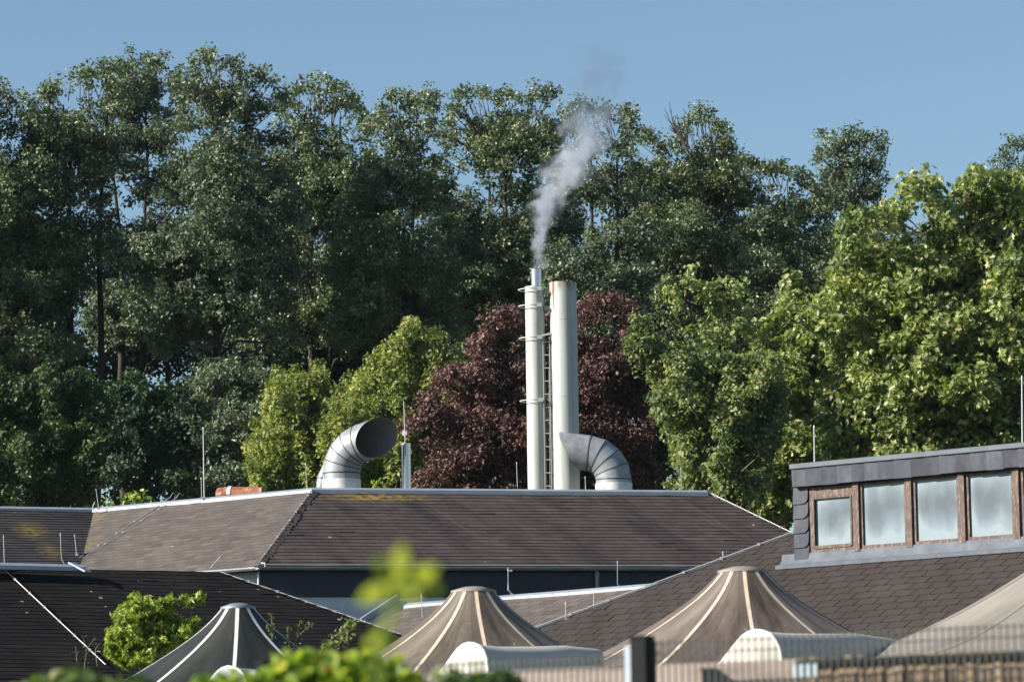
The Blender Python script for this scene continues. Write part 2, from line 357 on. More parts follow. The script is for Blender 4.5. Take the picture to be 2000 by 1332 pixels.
# ------------------------------------------------------------------ roofs
UP = Vector((0, 0, 1))
def clip(poly, a, b, c):                 # keep a*u+b*v+c >= 0
    out = []
    for i, p in enumerate(poly):
        q = poly[(i + 1) % len(poly)]
        dp, dq = a * p[0] + b * p[1] + c, a * q[0] + b * q[1] + c
        if dp >= 0: out.append(p)
        if (dp >= 0) != (dq >= 0):
            t = dp / (dp - dq); out.append((p[0] + t * (q[0] - p[0]), p[1] + t * (q[1] - p[1])))
    return out
def roof_slope(name, pts, mat, parent, w=.34, h=.16, lip=.012, seed=1, jit=.004, gap=.004, thick=.12):
    """convex sloping face, eave edge first; laid course by course with single shingles"""
    pts = [Vector(p) for p in pts]; rg = random.Random(seed)
    A, B = pts[0], pts[1]; U = (B - A).normalized(); N = (B - A).cross(pts[2] - A).normalized()
    if N.z < 0: N = -N
    V = N.cross(U)
    if V.z < 0: V = -V
    poly = [((p - A).dot(U), (p - A).dot(V)) for p in pts]
    ar = sum(poly[i][0] * poly[(i + 1) % len(poly)][1] - poly[(i + 1) % len(poly)][0] * poly[i][1] for i in range(len(poly)))
    if ar < 0: poly = poly[::-1]
    flip = U.cross(V).dot(N) < 0
    mb = MB(); to = lambda u, v, d: A + U * u + V * v + N * d
    umin, umax = min(p[0] for p in poly), max(p[0] for p in poly); vmax = max(p[1] for p in poly)
    nrow = int(vmax / h) + 1
    for r in range(nrow):
        v0, v1 = r * h, (r + 1) * h
        band = clip(clip(poly, 0, 1, -v0), 0, -1, v1)
        if len(band) < 3: continue
        off = (r % 2) * w / 2 + rg.uniform(-.02, .02)
        bu0, bu1 = min(p[0] for p in band), max(p[0] for p in band)
        k0 = int(math.floor((bu0 - off) / w)); k1 = int(math.ceil((bu1 - off) / w))
        rowj = rg.uniform(-.05, .05)
        for k in range(k0, k1 + 1):
            u0, u1 = k * w + off + gap / 2, (k + 1) * w + off - gap / 2
            cell = clip(clip(band, 1, 0, -u0), -1, 0, u1)
            if len(cell) < 3: continue
            ji = rg.uniform(0, jit) + (.012 if rg.random() < .012 else 0); tw = rg.uniform(-jit, jit) * .7
            f = lambda u, v: .012 + .008 * math.sin(u * 1.3 + seed + v * .6) * math.sin(v * 1.9 + seed) + (lip + ji) * (1 - (v - v0) / h) + tw * ((u - u0) / w - .5)
            vs = [to(u, v, f(u, v)) for u, v in cell]
            n = len(vs); low = [to(u, v, -.004) for u, v in cell]
            fs = [list(range(n))] + [(i, n + i, n + (i + 1) % n, (i + 1) % n) for i in range(n)]
            if flip: fs = [g[::-1] for g in fs]
            uv = [(u, v) for u, v in cell] * 2
            mb.add(vs + low, fs, False, uv, min(1, max(0, .5 + rowj + rg.gauss(0, .2))))
    o = mb.build(name, mat, parent)
    ub = MB(); p3 = [to(u, v, -.006) for u, v in poly]
    if flip: p3 = p3[::-1]
    ub.prism([p - N * thick for p in p3], N * thick)
    ub.build('roof_deck', m_under, o)
    return o, A, U, V, N

def ridge_cap(mb, pts, w=.15, lip=.07, t=.012):
    """folded zinc cap along a polyline"""
    pts = [Vector(p) for p in pts]; rings = []
    for i, p in enumerate(pts):
        d = (pts[min(i + 1, len(pts) - 1)] - pts[max(i - 1, 0)]); d.z = 0 if abs(d.z) < .3 else d.z; d.normalize()
        s = d.cross(UP).normalized()
        pr = [(-w, -lip - .035), (-w, -.02), (-w * .25, .035), (w * .25, .035), (w, -.02), (w, -lip - .035)]
        rings.append([p + s * a + UP * b for a, b in pr])
    mb.loft(rings, smooth=False, closed=True)
    mb.add(rings[0], [list(range(6))]); mb.add(rings[-1], [list(range(6))[::-1]])

def lerp(a, b, t): return a + (b - a) * t
def at_z(a, b, z): return lerp(a, b, (z - a.z) / (b.z - a.z))
def wire(mb, a, b, n, sag=.0, r=.008, clamps=True):
    pts = [lerp(a, b, i / n) + UP * (sag * math.sin(i * 1.7)) for i in range(n + 1)]
    mb.tube(pts, r, 6)
    if clamps:
        for p in pts[1:-1]: mb.box(p, (.022, 0, 0), (0, .022, 0), (0, 0, .022))
def rod(parent, p_bot, p_top, r=.009, foot=None, name='lightning_rod'):
    mb = MB(); pts = ([foot] if foot is not None else []) + [p_bot, p_top]
    mb.tube(pts, [r] * (len(pts) - 1) + [r * .8], 6)
    mb.tube([p_top, p_top + (p_top - p_bot).normalized() * .05], [r * 1.2, r * .5], 6)
    mb.box(pts[0], (.03, 0, 0), (0, .03, 0), (0, 0, .02))
    return mb.build(name, m_rod, parent)

# ---------------- main hall
zr, ze = 8.45, 6.42
R0, R1, L0, A0 = Z(612, 958, zr), Z(1376, 963, zr), Z(184, 997, zr), Z(-70, 993, zr)
E0 = Z(505, 1106, ze)
u2 = (R1 - R0).normalized(); u1 = (L0 - R0).normalized(); u0 = (A0 - L0).normalized()
nF = u2.cross(R0 - E0).normalized(); nL = u1.cross(R0 - E0).normalized()
hh = HP(1550, 1046, E0, nF); E1 = at_z(R1, hh, ze)
vv = HP(158, 1098, E0, nL); VE = at_z(L0, vv, ze)
FE = VE + u0 * 6; A0 = L0 + u0 * 6
print('HALL', [tuple(round(c, 2) for c in p) for p in (R0, R1, L0, E0, E1, VE)], 'pitch', math.degrees(math.acos(abs(nF.z))), math.degrees(math.acos(abs(nL.z))))
hall = thing('hall_building', 'dark hall with long slate roof, zinc ridge and navy wall below the two chimneys', 'building', Vector((R0.x + 4, R0.y, GZ)))
rf, fA, fU, fV, fN = roof_slope('roof_slope', [E0, E1, R1, R0], m_sh_front, hall, .34, .172, .011, 3)
rl = roof_slope('roof_slope', [VE, E0, R0, L0], m_sh_left, hall, .30, .172, .008, 4, jit=.002, gap=.006)[0]
rfar = roof_slope('roof_slope', [FE, VE, L0, A0], m_sh_far, hall, .34, .172, .016, 5)[0]
back = Vector((-u2.y, u2.x, 0)) * 3.7; back1 = Vector((u1.y, -u1.x, 0)) * 3.7; back0 = Vector((u0.y, -u0.x, 0)) * 3.7
if back1.y < 0: back1 = -back1
if back0.y < 0: back0 = -back0
dn = Vector((0, 0, ze - zr))
E2 = E1 + Vector((-u2.y, u2.x, 0)) * 7.4
roof_slope('roof_slope', [E1, E2, R1], m_sh_front, hall, .34, .172, .016, 6)
BK = [A0 + back0 + dn, L0 + (back0 + back1) * .5 + dn, R0 + (back1 + back) * .5 + dn, E2]
mb = MB()
mb.add([A0, L0, R0, R1] + BK, [(0, 1, 5, 4), (1, 2, 6, 5), (2, 3, 7, 6)])
mb.build('roof_slope', m_sh_far, hall)
mb = MB(); ridge_cap(mb, [p + UP * .03 for p in (A0, L0, R0, R1 + u2 * .05)], .17, .085)
jr = random.Random(2)
mb.build('ridge_cap', m_zinc, hall)
# hip caps between front and left slopes: small overlapping shingles with ragged edge
mb = MB(); hd = (E0 - R0).normalized(); nn_ = 26
for i in range(nn_):
    p = lerp(R0, E0, (i + .8) / (nn_ + .6)); s2 = (fU - hd * fU.dot(hd)).normalized(); w_ = .10 + jr.uniform(0, .07)
    q = (-u1 - hd * (-u1).dot(hd)).normalized()
    a, b = p - hd * .09, p + hd * .10
    h1 = .075 + jr.uniform(0, .02)
    mb.add([a + UP * .02, b + UP * h1, b + s2 * w_ + UP * (h1 - .03) + hd * jr.uniform(-.03, .03), a + s2 * w_ + UP * .02, b + UP * (h1 - .02), b + s2 * w_ - UP * .03, a + s2 * w_ - UP * .03],
           [(0, 1, 2, 3), (1, 4, 5, 2), (3, 2, 5, 6)], False, None, jr.random())
mb.build('hip_cap', m_sh_far, hall)
mb = MB(); wire(mb, R0 + UP * .06 - hd * .02, lerp(R0, E0, .98) + UP * .05 - u1 * -.03, 9, .0, .009)
q = lerp(R0, E0, .98) + UP * .05; mb.tube([q, q + Vector((.12, -.1, -.02)), q + Vector((.13, -.12, -.14))], .01, 6)
# right hip, conductor
wire(mb, R1 + UP * .07, at_z(R1, hh, ze + .3) + UP * .05, 12, 0, .009)
# two conductors crossing the left slope
for (a, b) in (((333, 976), (157, 1092)), ((346, 976), (170, 1088))):
    pa, pb = HP(*a, E0, nL), HP(*b, E0, nL); nn = nL if nL.z > 0 else -nL
    wire(mb, pa + nn * .05, pb + nn * .05, 5, .0, .008)
    mb.tube([pa + nn * .05, pa + UP * .18 + Vector((.05, .1, 0)), pa + UP * .12 + Vector((.12, .25, 0))], .008, 6)
wire(mb, lerp(E0, E1, .0) + UP * .035 - Vector((0, .1, 0)), lerp(E0, E1, .97) + UP * .035 - Vector((0, .1, 0)), 30, .004, .008, False)
mb.build('conductor', m_rustbar, hall)
nn = nL if nL.z > 0 else -nL
mb = MB(); c = HP(160, 1088, E0, nL) + nn * .04
mb.bar(c - (L0 - VE).normalized() * 0 + Vector((-.2, -.05, -.06)), c + Vector((.22, .06, .05)), .09, .08); mb.build('snow_block', m_slate, hall)
# gutters
def gutter(mb, a, b, out, r=.065):
    rings = []
    for p in (a, b):
        rings.append([p + out * (r * 1.0 + r * math.cos(t)) + UP * (r * math.sin(t) - .0) for t in [math.pi + k * math.pi / 8 for k in range(9)]]
                     + [p + out * (r * 1.0 + (r - .006) * math.cos(t)) + UP * ((r - .006) * math.sin(t) + .0) for t in [2 * math.pi - k * math.pi / 8 for k in range(9)]])
    mb.loft(rings, True, True); mb.add(rings[0], [list(range(18))[::-1]]); mb.add(rings[1], [list(range(18))])
    mb.tube([a + out * 2 * r, b + out * 2 * r], .008, 6)
oF = Vector((u2.y, -u2.x, 0)); oL = Vector((u1.y, -u1.x, 0))
if oL.y > 0: oL = -oL
o0 = Vector((u0.y, -u0.x, 0))
if o0.y > 0: o0 = -o0
mb = MB(); gutter(mb, E0 - UP * .02, E1 - UP * .02, oF); gutter(mb, E0 - UP * .02, lerp(E0, VE, .42) - UP * .02, oL)
mb.build('gutter', m_zinc_d, hall)
# walls
wb = MB(); inn = .12
def wallstrip(mb, a, b, z0, z1, out, t=.2):
    a, b = Vector((a.x, a.y, z0)), Vector((b.x, b.y, z0))
    mb.prism([a, b, b - out * t, a - out * t], UP * (z1 - z0))
W0, W1 = E0 - oF * inn - oL * .02, E1 - oF * inn
zb = Z(900, 1166, 1).z * 0 + 1
wp = HP(900, 1166, W0, oF); zb = wp.z
wallstrip(wb, W0, W1, GZ, 6.38, oF)
wb.build('wall', m_block, hall)
wb = MB(); Lw0, Lw1 = E0 - oL * inn - oF * .02, VE - oL * inn
wallstrip(wb, Lw0 + Vector((.02, .25, 0)), Lw1, GZ, 6.38, oL); wallstrip(wb, Lw1, FE - o0 * inn, GZ, 6.38, o0)
wallstrip(wb, E2, E1, GZ, 6.38, u2); wallstrip(wb, BK[0], E2, GZ, 6.38, Vector((0, 1, 0)))
wb.build('wall', m_grey, hall)
cb = MB(); Lc = (W1 - W0).length; n = int(Lc / 1.22) + 1
for i in range(n):
    a = W0 + u2 * (i * 1.22 + .004); b = W0 + u2 * min(Lc, (i + 1) * 1.22 - .004)
    wallstrip(cb, a + oF * .03, b + oF * .03, zb, 6.34, oF, .028)
cb.build('wall_cladding', m_navy, hall)
cb = MB(); a = W0 + oF * .035; cb.bar(Vector((a.x, a.y, zb)), Vector((a.x, a.y, 6.34)), .02, .05); cb.build('corner_strip', m_zinc, hall)
# block joints: thin courses standing proud of the painted wall
pb = MB(); dp = HP(1166, 1112, W0 + oF * .1, oF)
pb.tube([Vector((dp.x, dp.y, 6.36)), Vector((dp.x, dp.y, GZ))], .045, 10); pb.tube([Vector((dp.x, dp.y, 6.30)), Vector((dp.x, dp.y, 6.22))], .055, 10)
pb.build('downpipe', m_zinc_d, hall)
ev = MB(); ev.add([E0 - UP * .05, E1 - UP * .05, E2 - UP * .05, BK[3] - UP * .05, BK[2] - UP * .05], [(0, 1, 2, 4)]); ev.build('soffit', m_soff, hall)
# rods on the hall
def pxrod(parent, b, t, D, foot=None, r=.009):
    return rod(parent, P(*b, D), P(*t, D), r, P(*foot, D) if foot else None)
pxrod(hall, (399, 972), (397, 838), 86.8, None, .016); pxrod(hall, (394, 972), (393, 936), 86.8)
pxrod(hall, (193, 993), (188, 958), 88.6); pxrod(hall, (180, 993), (184, 983), 88.6)
pxrod(hall, (600, 958), (597, 908), 85.4); pxrod(hall, (1011, 957), (1009, 906), 86.3)
pxrod(hall, (1144, 958), (1143, 934), 86.8); pxrod(hall, (1331, 960), (1330, 916), 87.2)
pxrod(hall, (411, 1108), (430, 1087), 79.6)
pxrod(hall, (993, 1112), (992, 1150), 81.3, (998, 1114), .009)

# ---------------- small roof between hall and dormer roof
mz = 5.25
M0, M1 = Z(832, 1178, mz), Z(1345, 1137, mz)
um = (M1 - M0).normalized(); om = Vector((um.y, -um.x, 0));
if om.y > 0: om = -om
run = 3.0; drop = run * math.tan(R(28))
low = thing('link_building', 'low link roof with pale zinc ridge between the hall wall and the dormer roof', 'building', Vector((M0.x + 2, M0.y, GZ)))
roof_slope('roof_slope', [M0 + om * run - um * 1.6 - UP * drop, M1 + om * run - UP * drop, M1, M0 - um * .35], m_sh_left, low, .34, .19, .008, 8, jit=.002, gap=.014)
mb = MB(); ridge_cap(mb, [M0 - um * .5, M0 + um * 1.9 , M1], .16, .09); mb.build('ridge_cap', m_zinc, low)
mb = MB(); mb.add([M0 - um * .5 - UP * .1, M1 - UP * .1, M1 - om * 1.6 - UP * .95, M0 - um * .5 - om * 1.6 - UP * .95], [(0, 1, 2, 3)]); mb.build('roof_slope', m_under, low)
mb = MB(); wallstrip(mb, M0 - um * .3, M1, GZ, mz - .25, om); wallstrip(mb, M0 + om * (run - .3) - um * 1.4, M1 + om * (run - .3), GZ, mz - drop - .05, om); mb.build('wall', m_grey, low)
mb = MB(); a, b = P(705, 1213, 73), P(776, 1166, 74.5); mb.bar(a, b, .05, .12); mb.bar(a + Vector((.1, .1, -.06)), b + Vector((.12, .1, -.06)), .1, .06); mb.build('verge_trim', m_zinc, low)
pxrod(low, (1206, 1140), (1206, 1099), 76, (1213, 1148)); pxrod(low, (993, 1150), (992, 1113), 77, (999, 1160))
pxrod(low, (825, 1205), (823, 1165), 72.5)

# ---------------- lower left roof
tz = 5.55
T0, T1 = Z(-90, 1107, tz), Z(430, 1119, tz)
ut = (T1 - T0).normalized(); T0 = T1 - ut * 14; ot = Vector((ut.y, -ut.x, 0))
if ot.y > 0: ot = -ot
nT = (ot * math.sin(R(28)) + UP * math.cos(R(28)))
hp = HP(780, 1240, T1, nT); TB = at_z(T1, hp, 1.9)
fr = (ot * 1 - UP * math.tan(R(28)))
TA = T0 + fr * ((tz - 1.9) / math.tan(R(28)))
left = thing('left_building', 'building with nearly black mossy roof at lower left crossed by a white wire', 'building', Vector((T0.x + 3, T0.y, GZ)))
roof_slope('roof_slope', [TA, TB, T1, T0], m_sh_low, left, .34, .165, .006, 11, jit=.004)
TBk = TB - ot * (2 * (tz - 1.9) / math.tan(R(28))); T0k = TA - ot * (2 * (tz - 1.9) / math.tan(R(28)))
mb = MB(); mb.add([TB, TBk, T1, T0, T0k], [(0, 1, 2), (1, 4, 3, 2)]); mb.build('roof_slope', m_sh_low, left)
mb = MB(); mb.add([TA - UP * .1, TB - UP * .1, TBk - UP * .1, T0k - UP * .1], [(0, 1, 2, 3)]); 
for a, b, o in ((TA, TB, ot), (TB, TBk, ut), (T0k, TBk, ot)): wallstrip(mb, a - ot * .2, b - ot * .2 if o is ot else b + ot * .2, GZ, 1.78, o)
mb.build('wall', m_grey, left)
mb = MB(); zc = Z(160, 1106, tz + .03); ridge_cap(mb, [T0 + UP * .06, zc + UP * .0], .13, .06)
mb.bar(P(140, 1099, zc.y), P(172, 1116, zc.y - .2), .22, .03); mb.build('ridge_cap', m_zinc, left)
mb = MB(); wire(mb, T1 + UP * .03, lerp(T1, TB, .93) + UP * .03, 16, 0, .008)
wire(mb, HP(0, 1110, T1, nT) + nT * .06, HP(205, 1303, T1, nT) + nT * .06, 7, 0, .010); mb.build('conductor', m_rustbar, left)
jr = random.Random(5); mb = MB()
for i in range(34):
    p = lerp(T1, TB, (i + .5) / 34 * .97); a = p - (TB - T1).normalized() * .09; b = p + (TB - T1).normalized() * .09; s = (-ut * .8 + ot * .15 + UP * -.0) * jr.uniform(.08, .14)
    mb.add([a + nT * .02, b + nT * .035, b + s + nT * .03, a + s + nT * .02, b + s - nT * .0], [(0, 1, 2, 3), (1, 4, 2)], False, None, jr.random())
mb.build('hip_cap', m_sh_low, left)
pxrod(left, (9, 1108), (7, 1050), 71.5); pxrod(left, (120, 1090), (118, 1045), 71.5, (131, 1112)); pxrod(left, (150, 1083), (146, 1048), 71.5)

# ---------------- dormer roof at the right
F0 = P(1553, 1101, 60.0); F1 = Z(2000, 1068, F0.z)
ur = (F1 - F0).normalized(); orr = Vector((ur.y, -ur.x, 0))
if orr.y > 0: orr = -orr
nR = orr * math.sin(R(28)) + UP * math.cos(R(28))
Ha, Hb = HP(1060, 1226, F0, nR), HP(1550, 1045, F0, nR)
Htop = at_z(Ha, Hb, 6.05); Hbot = at_z(Ha, Hb, 2.35)
print('DORMER', [tuple(round(c, 2) for c in p) for p in (F0, F1, Ha, Hb, Htop, Hbot)])
dorm = thing('dormer_building', 'building at right with brown shingled roof and long dormer of clouded windows', 'building', Vector((F0.x + 2, F0.y, GZ)))
roof_slope('roof_slope', [Hbot, Hbot + ur * 15, Htop + ur * 11, Htop], m_sh_near, dorm, .37, .235, .013, 13, jit=.002, gap=.017)
mb = MB(); bk = -orr * 3.5 - UP * 1.9
Hk = Hbot - orr * 12; mb.add([Htop, Htop + ur * 11, Htop + ur * 11 + bk * 1.9, Hk, Hbot], [(0, 1, 2, 3), (0, 3, 4)]); mb.build('roof_slope', m_sh_near, dorm)
mb = MB(); wallstrip(mb, Hbot + ur * .4 - orr * .3, Hbot + ur * 15 - orr * .3, GZ, 2.2, orr); wallstrip(mb, Hbot + ur * .4 - orr * .3, Hk + ur * .4, GZ, 2.2, -ur); mb.build('wall', m_grey, dorm)
mb = MB(); wire(mb, Hbot + nR * .06, lerp(Hbot, Htop, .97) + nR * .06, 16, 0, .010); mb.build('conductor', m_rustbar, dorm)
mb = MB(); mb.prism([Hbot - ur * .02 - nR * .05, Hbot - ur * .02 + nR * .035, Htop - ur * .02 + nR * .035, Htop - ur * .02 - nR * .05], ur * .05); mb.build('hip_trim', m_zinc_d, dorm)
yd = lambda x, y: HP(x, y, F0, nR).y
pxrod(dorm, (1413, 1096), (1412, 1082), yd(1413, 1096)); pxrod(dorm, (1160, 1189), (1160, 1158), yd(1160, 1189)); pxrod(dorm, (1106, 1210), (1105, 1180), yd(1106, 1210))
# dormer face: vertical plane through the foot line
def W(px, py): return HP(px, py, F0, orr)
def SH(px, py):
    p = W(px, py); return (p - F0).dot(ur), p.z - F0.z
def onw(s, h, d=0): return F0 + ur * s + UP * h + orr * d
s_end = SH(2150, 900)[0]
_, hf1 = SH(1560, 952); _, hf1b = SH(2000, 914); _, hc = SH(1560, 916); _, ht = SH(1560, 907)
print('DH', SH(1560, 952), SH(2000, 914), SH(1560, 907), SH(2000, 869), SH(1590, 1078), SH(1985, 1050))
hlin = (hf1 + hf1b) / 2; hcap = hlin + (hc - hf1); htop = hcap + (ht - hc)
sl = SH(1549, 1000)[0] + .035; st_ = SH(1545, 930)[0] + .12
fas = MB(); rg = random.Random(9); s = st_
while s < s_end:                       # slates of the fascia, each slightly lapping the next
    w_ = rg.uniform(.24, .32); e = min(s + w_ + .012, s_end)
    d0, d1 = .13 + rg.uniform(0, .008), .145 + rg.uniform(0, .008)
    dz = rg.uniform(-.008, .008)
    fas.add([onw(s, hlin + dz, d1), onw(e, hlin + dz, d0), onw(e, hcap, d0), onw(s + rg.uniform(-.01, .01), hcap, d1), onw(s, hlin + dz, .06), onw(e, hlin + dz, .06), onw(s, hcap, .06)],
            [(0, 1, 2, 3), (0, 4, 5, 1), (0, 3, 6, 4)], False, None, rg.random()); s += w_
p0 = onw(st_, hlin, .12)
fas.prism([p0, onw(st_, hcap, .12), onw(st_, hcap, -3.2), onw(st_, hlin, -3.2)], ur * .02)
fas.build('dormer_fascia', m_slate, dorm)
mb = MB(); mb.prism([onw(st_ - .03, hcap, .175), onw(st_ - .03, htop, .175), onw(st_ - .03, htop + .02, -3.3), onw(st_ - .03, hcap, -3.3)], ur * (s_end - st_)); mb.build('dormer_roof', m_capz, dorm)
# body behind the windows, and slate cheek with rounded slates
_, hsill0 = SH(1590, 1078); _, hsill1 = SH(1985, 1050); hs = (hsill0 + hsill1) / 2
body = MB(); body.prism([onw(sl + .02, -.3, -.1), onw(sl + .02, hlin - .004, -.1), onw(sl + .02, hlin - .004, -2.6), onw(sl + .02, .9, -2.6)], ur * (s_end - sl)); body.build('dormer_body', m_soff, dorm)
ck = MB(); sr = SH(1581, 1000)[0]; n = 5; hb_ = SH(1565, 1094)[1]
for i in range(n):
    h1 = lerp(hb_, hlin, 1 - i / n) ; h0 = lerp(hb_, hlin, 1 - (i + 1) / n) - .035
    rr = .10; arc = [(sr - rr + rr * math.cos(t), h0 + rr - rr * math.sin(t)) for t in [k * math.pi / 10 for k in range(6)]]
    pl = [(sl, h1), (sr, h1)] + arc + ([(sl + .05, h0), (sl, h0 + .05)] if i == n - 1 else [(sl, h0)])
    df, dbk = .05 - .006 * 0, .0
    v = [onw(a, b, .03 + .028 * (h1 - b) / (h1 - h0)) for a, b in pl]
    ck.prism([p - orr * .02 for p in v], orr * .02)
ck.prism([onw(sl, hb_ - .05, .03), onw(sl, hlin, .03), onw(sl, hlin, -2.6), onw(sl, .9, -2.6)], ur * .03)
ck.build('dormer_cheek', m_slate, dorm)
# zinc apron
mb = MB(); a = [(.04, hs - .01), (.05, hs - .09), (.09, .02)]
for (s0, s1, dj) in ((sl - .25, SH(1712, 1080)[0], 0), (SH(1705, 1080)[0], SH(1880, 1070)[0], .004), (SH(1874, 1070)[0], s_end, .008)):
    rings = [[onw(s_, hs - .0, .035 + dj), onw(s_, .05, .055 + dj), onw(s_, .0, .11 + dj), onw(s_, .015 - (.13) * math.tan(R(28)) , .23 + dj) + nR * .022, onw(s_, -.02 - .13 * math.tan(R(28)), .23 + dj), onw(s_, .0, -.05)] for s_ in (s0, s1)]
    mb.loft(rings, False, True); mb.add(rings[0], [list(range(6))]); mb.add(rings[1], [list(range(6))[::-1]])
mb.build('apron_flashing', m_apron, dorm)
# windows
def sx_(px): return SH(px, 1000)[0]
wins = [(1583, 1668, 1), (1680, 1771, 0), (1784, 1874, 0), (1888, 1981, 0), (1995, 2095, 0)]
for i, (a, b, small) in enumerate(wins):
    s0, s1 = sx_(a), sx_(b); h0, h1 = hs, hlin - .02
    fm = MB(); t = .045
    def br(x0, x1, y0, y1, d0, d1): fm.prism([onw(x0, y0, d0), onw(x1, y0, d0), onw(x1, y1, d0), onw(x0, y1, d0)], orr * (d1 - d0))
    if small:
        hm = h1 - .16
        br(s0, s1, hm, h1, -.08, .018); br(s0, s0 + .06, h0, hm, -.08, .02); br(s1 - .03, s1, h0, hm, -.08, .02); br(s0 + .06, s1 - .03, h0, h0 + .06, -.08, .02)
        a0, a1, b0, b1 = s0 + .075, s1 - .035, h0 + .075, hm - .03
        br(a0 - .02, a1 + .01, b1, hm - .006, -.07, .032); br(a0 - .02, a0 + .018, b0, b1, -.07, .034); br(a1 - .02, a1 + .01, b0, b1, -.07, .034); br(a0 + .018, a1 - .02, b0 - .02, b0 + .03, -.07, .034)
        g = (a0 + .018, a1 - .02, b0 + .03, b1)
    else:
        br(s0, s1, h1 - .03, h1, -.08, .012); br(s0, s0 + .055, h0, h1 - .03, -.08, .015); br(s1 - .035, s1, h0, h1 - .03, -.08, .015); br(s0 + .055, s1 - .035, h0, h0 + .055, -.08, .015)
        g = (s0 + .055, s1 - .035, h0 + .055, h1 - .03)
    wobj = fm.build('window', m_frame, dorm)
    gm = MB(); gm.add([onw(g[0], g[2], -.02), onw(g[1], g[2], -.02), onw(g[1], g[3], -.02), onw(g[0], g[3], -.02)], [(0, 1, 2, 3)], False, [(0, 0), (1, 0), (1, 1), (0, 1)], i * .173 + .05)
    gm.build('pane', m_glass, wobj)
for a, dz in ((1668.5, .035), (1771.5, .035), (1875, .03), (1981.5, .03), (2095.5, .03)):
    s0 = sx_(a) + .004; mb = MB(); mb.prism([onw(s0, hs - dz, -.08), onw(s0 + .115, hs - dz, -.08), onw(s0 + .115, hlin - .01, -.08), onw(s0, hlin - .01, -.08)], orr * .135)
    mb.build('window_post', m_frame, dorm)
pxrod(dorm, (1591, 912), (1590, 836), 60.5, None, .013); pxrod(dorm, (1997, 872), (1996, 740), 58.3, None, .014)

# ------------------------------------------------------------------ chimneys
def cyl(mb, c, r, z0, z1, n=40, cap=True):
    rings = [[Vector((c.x + r * math.cos(2 * math.pi * k / n), c.y + r * math.sin(2 * math.pi * k / n), z)) for k in range(n)] for z in (z0, z1)]
    mb.loft(rings, True, True)
    if cap: mb.add(rings[0], [list(range(n))[::-1]]); mb.add(rings[1], [list(range(n))])
def pipe(mb, c, r, t, z0, z1, n=40):
    f = lambda rr, z: [Vector((c.x + rr * math.cos(2 * math.pi * k / n), c.y + rr * math.sin(2 * math.pi * k / n), z)) for k in range(n)]
    mb.loft([f(r, z0), f(r, z1)], True, True); mb.loft([f(r, z1), f(r - t, z1)], False, True); mb.loft([f(r - t, z1), f(r - t, z0)], True, True)
CD = 88.0
def zpx(px, py, D): return P(px, py, D).z
zb0 = 7.4
cr = P(1106, 960, CD); cr = Vector((cr.x, cr.y, 0)); ztop = zpx(1102, 553, CD)
big = thing('chimney', 'thicker of the two cream steel chimneys, with a rust run near its top', 'chimney', Vector((cr.x, cr.y, ztop - 4.85)), None)
mb = MB(); pipe(mb, cr, .330, .012, zb0, zpx(1102, 627, CD), 48); mb.build('chimney_shell', m_ch_r, big)
mb = MB(); pipe(mb, cr, .325, .012, zpx(1102, 626, CD), ztop, 48); mb.build('chimney_shell', m_ch_r, big)
mb = MB(); cyl(mb, cr, .318, ztop - .10, ztop - .08, 40); mb.tube([cr + Vector((.1, -.2, ztop)), cr + Vector((.1, -.2, ztop + .05))], .02, 6); mb.build('cover_plate', m_rust, big)
mb = MB(); zs = zpx(1102, 776, CD)
for z in (zpx(1102, 626, CD), zs): pipe(mb, cr, .334, .006, z - .008, z + .008, 48)
mb.bar(cr + Vector((.20, -.268, zb0)), cr + Vector((.20, -.268, zpx(1102, 628, CD))), .008, .012)
mb.build('weld_seam', m_ch_l, big)
lc = P(1050, 960, CD); lc = Vector((lc.x, lc.y + .05, 0)); zt = zpx(1045, 560, CD)
sm_ = thing('chimney', 'thinner cream steel chimney with a shiny flue on top and hoops on its side', 'chimney', Vector((lc.x, lc.y, zb0)), None)
rl_ = .232
mb = MB(); pipe(mb, lc, rl_, .01, zb0, zt, 40); cyl(mb, lc, rl_ - .005, zt - .012, zt - .002); mb.build('chimney_shell', m_ch_l, sm_)
mb = MB()
for z in (zpx(1045, 634, CD),): pipe(mb, lc, rl_ + .003, .006, z - .006, z + .006)
mb.build('weld_seam', m_ch_l, sm_)
mb = MB(); fz0, fz1 = zt - .05, zpx(1051, 526, CD); fc = lc + Vector((.045, 0, 0)); pipe(mb, fc, .128, .006, fz0, fz1, 32)
for z in (fz1 - .02, fz1 - .06): pipe(mb, fc, .132, .008, z - .008, z + .008, 32)
mb.tube([fc + Vector((.12, 0, fz1 - .01)), fc + Vector((.19, 0, fz1 + .0))], .008, 6)
fl = mb.build('flue', m_steel, sm_)
mb = MB(); pipe(mb, lc + Vector((.02, 0, 0)), .17, .05, zt - .005, zt + .012); mb.build('flashing', m_steel, fl)
for (yy, ex) in ((566, .0), (598, .0), (661, .0), (783, -.0)):
    z = zpx(1040, yy, CD); mb = MB(); rr = .295
    ring = [lc + Vector((-.10 + rr * math.cos(a), rr * math.sin(a), z)) for a in [R(35) + i * R(265) / 30 for i in range(31)]]
    for i in range(30): mb.bar(ring[i], ring[i + 1] + (ring[i + 1] - ring[i]) * .08, .008, .020)
    e = ring[-1]; mb.box(e + Vector((.06, .0, 0)), (.055, 0, 0), (0, .02, 0), (0, 0, .045)); mb.bar(e + Vector((.05, .02, -.0)), e + Vector((.12, .12, 0)), .03, .05)
    mb.build('safety_hoop', m_ch_l, sm_)
mbk = wood_mat('chipped bracket paint', (.36, .35, .30), (.20, .09, .04), .6)
for yy in (572, 603):
    z = zpx(1070, yy, CD); mb = MB(); mb.box(Vector((lerp(lc, cr, .50).x - .02, lc.y - .12, z)), (.10, 0, 0), (0, .02, 0), (0, 0, .055)); mb.build('bracket', mbk, sm_)
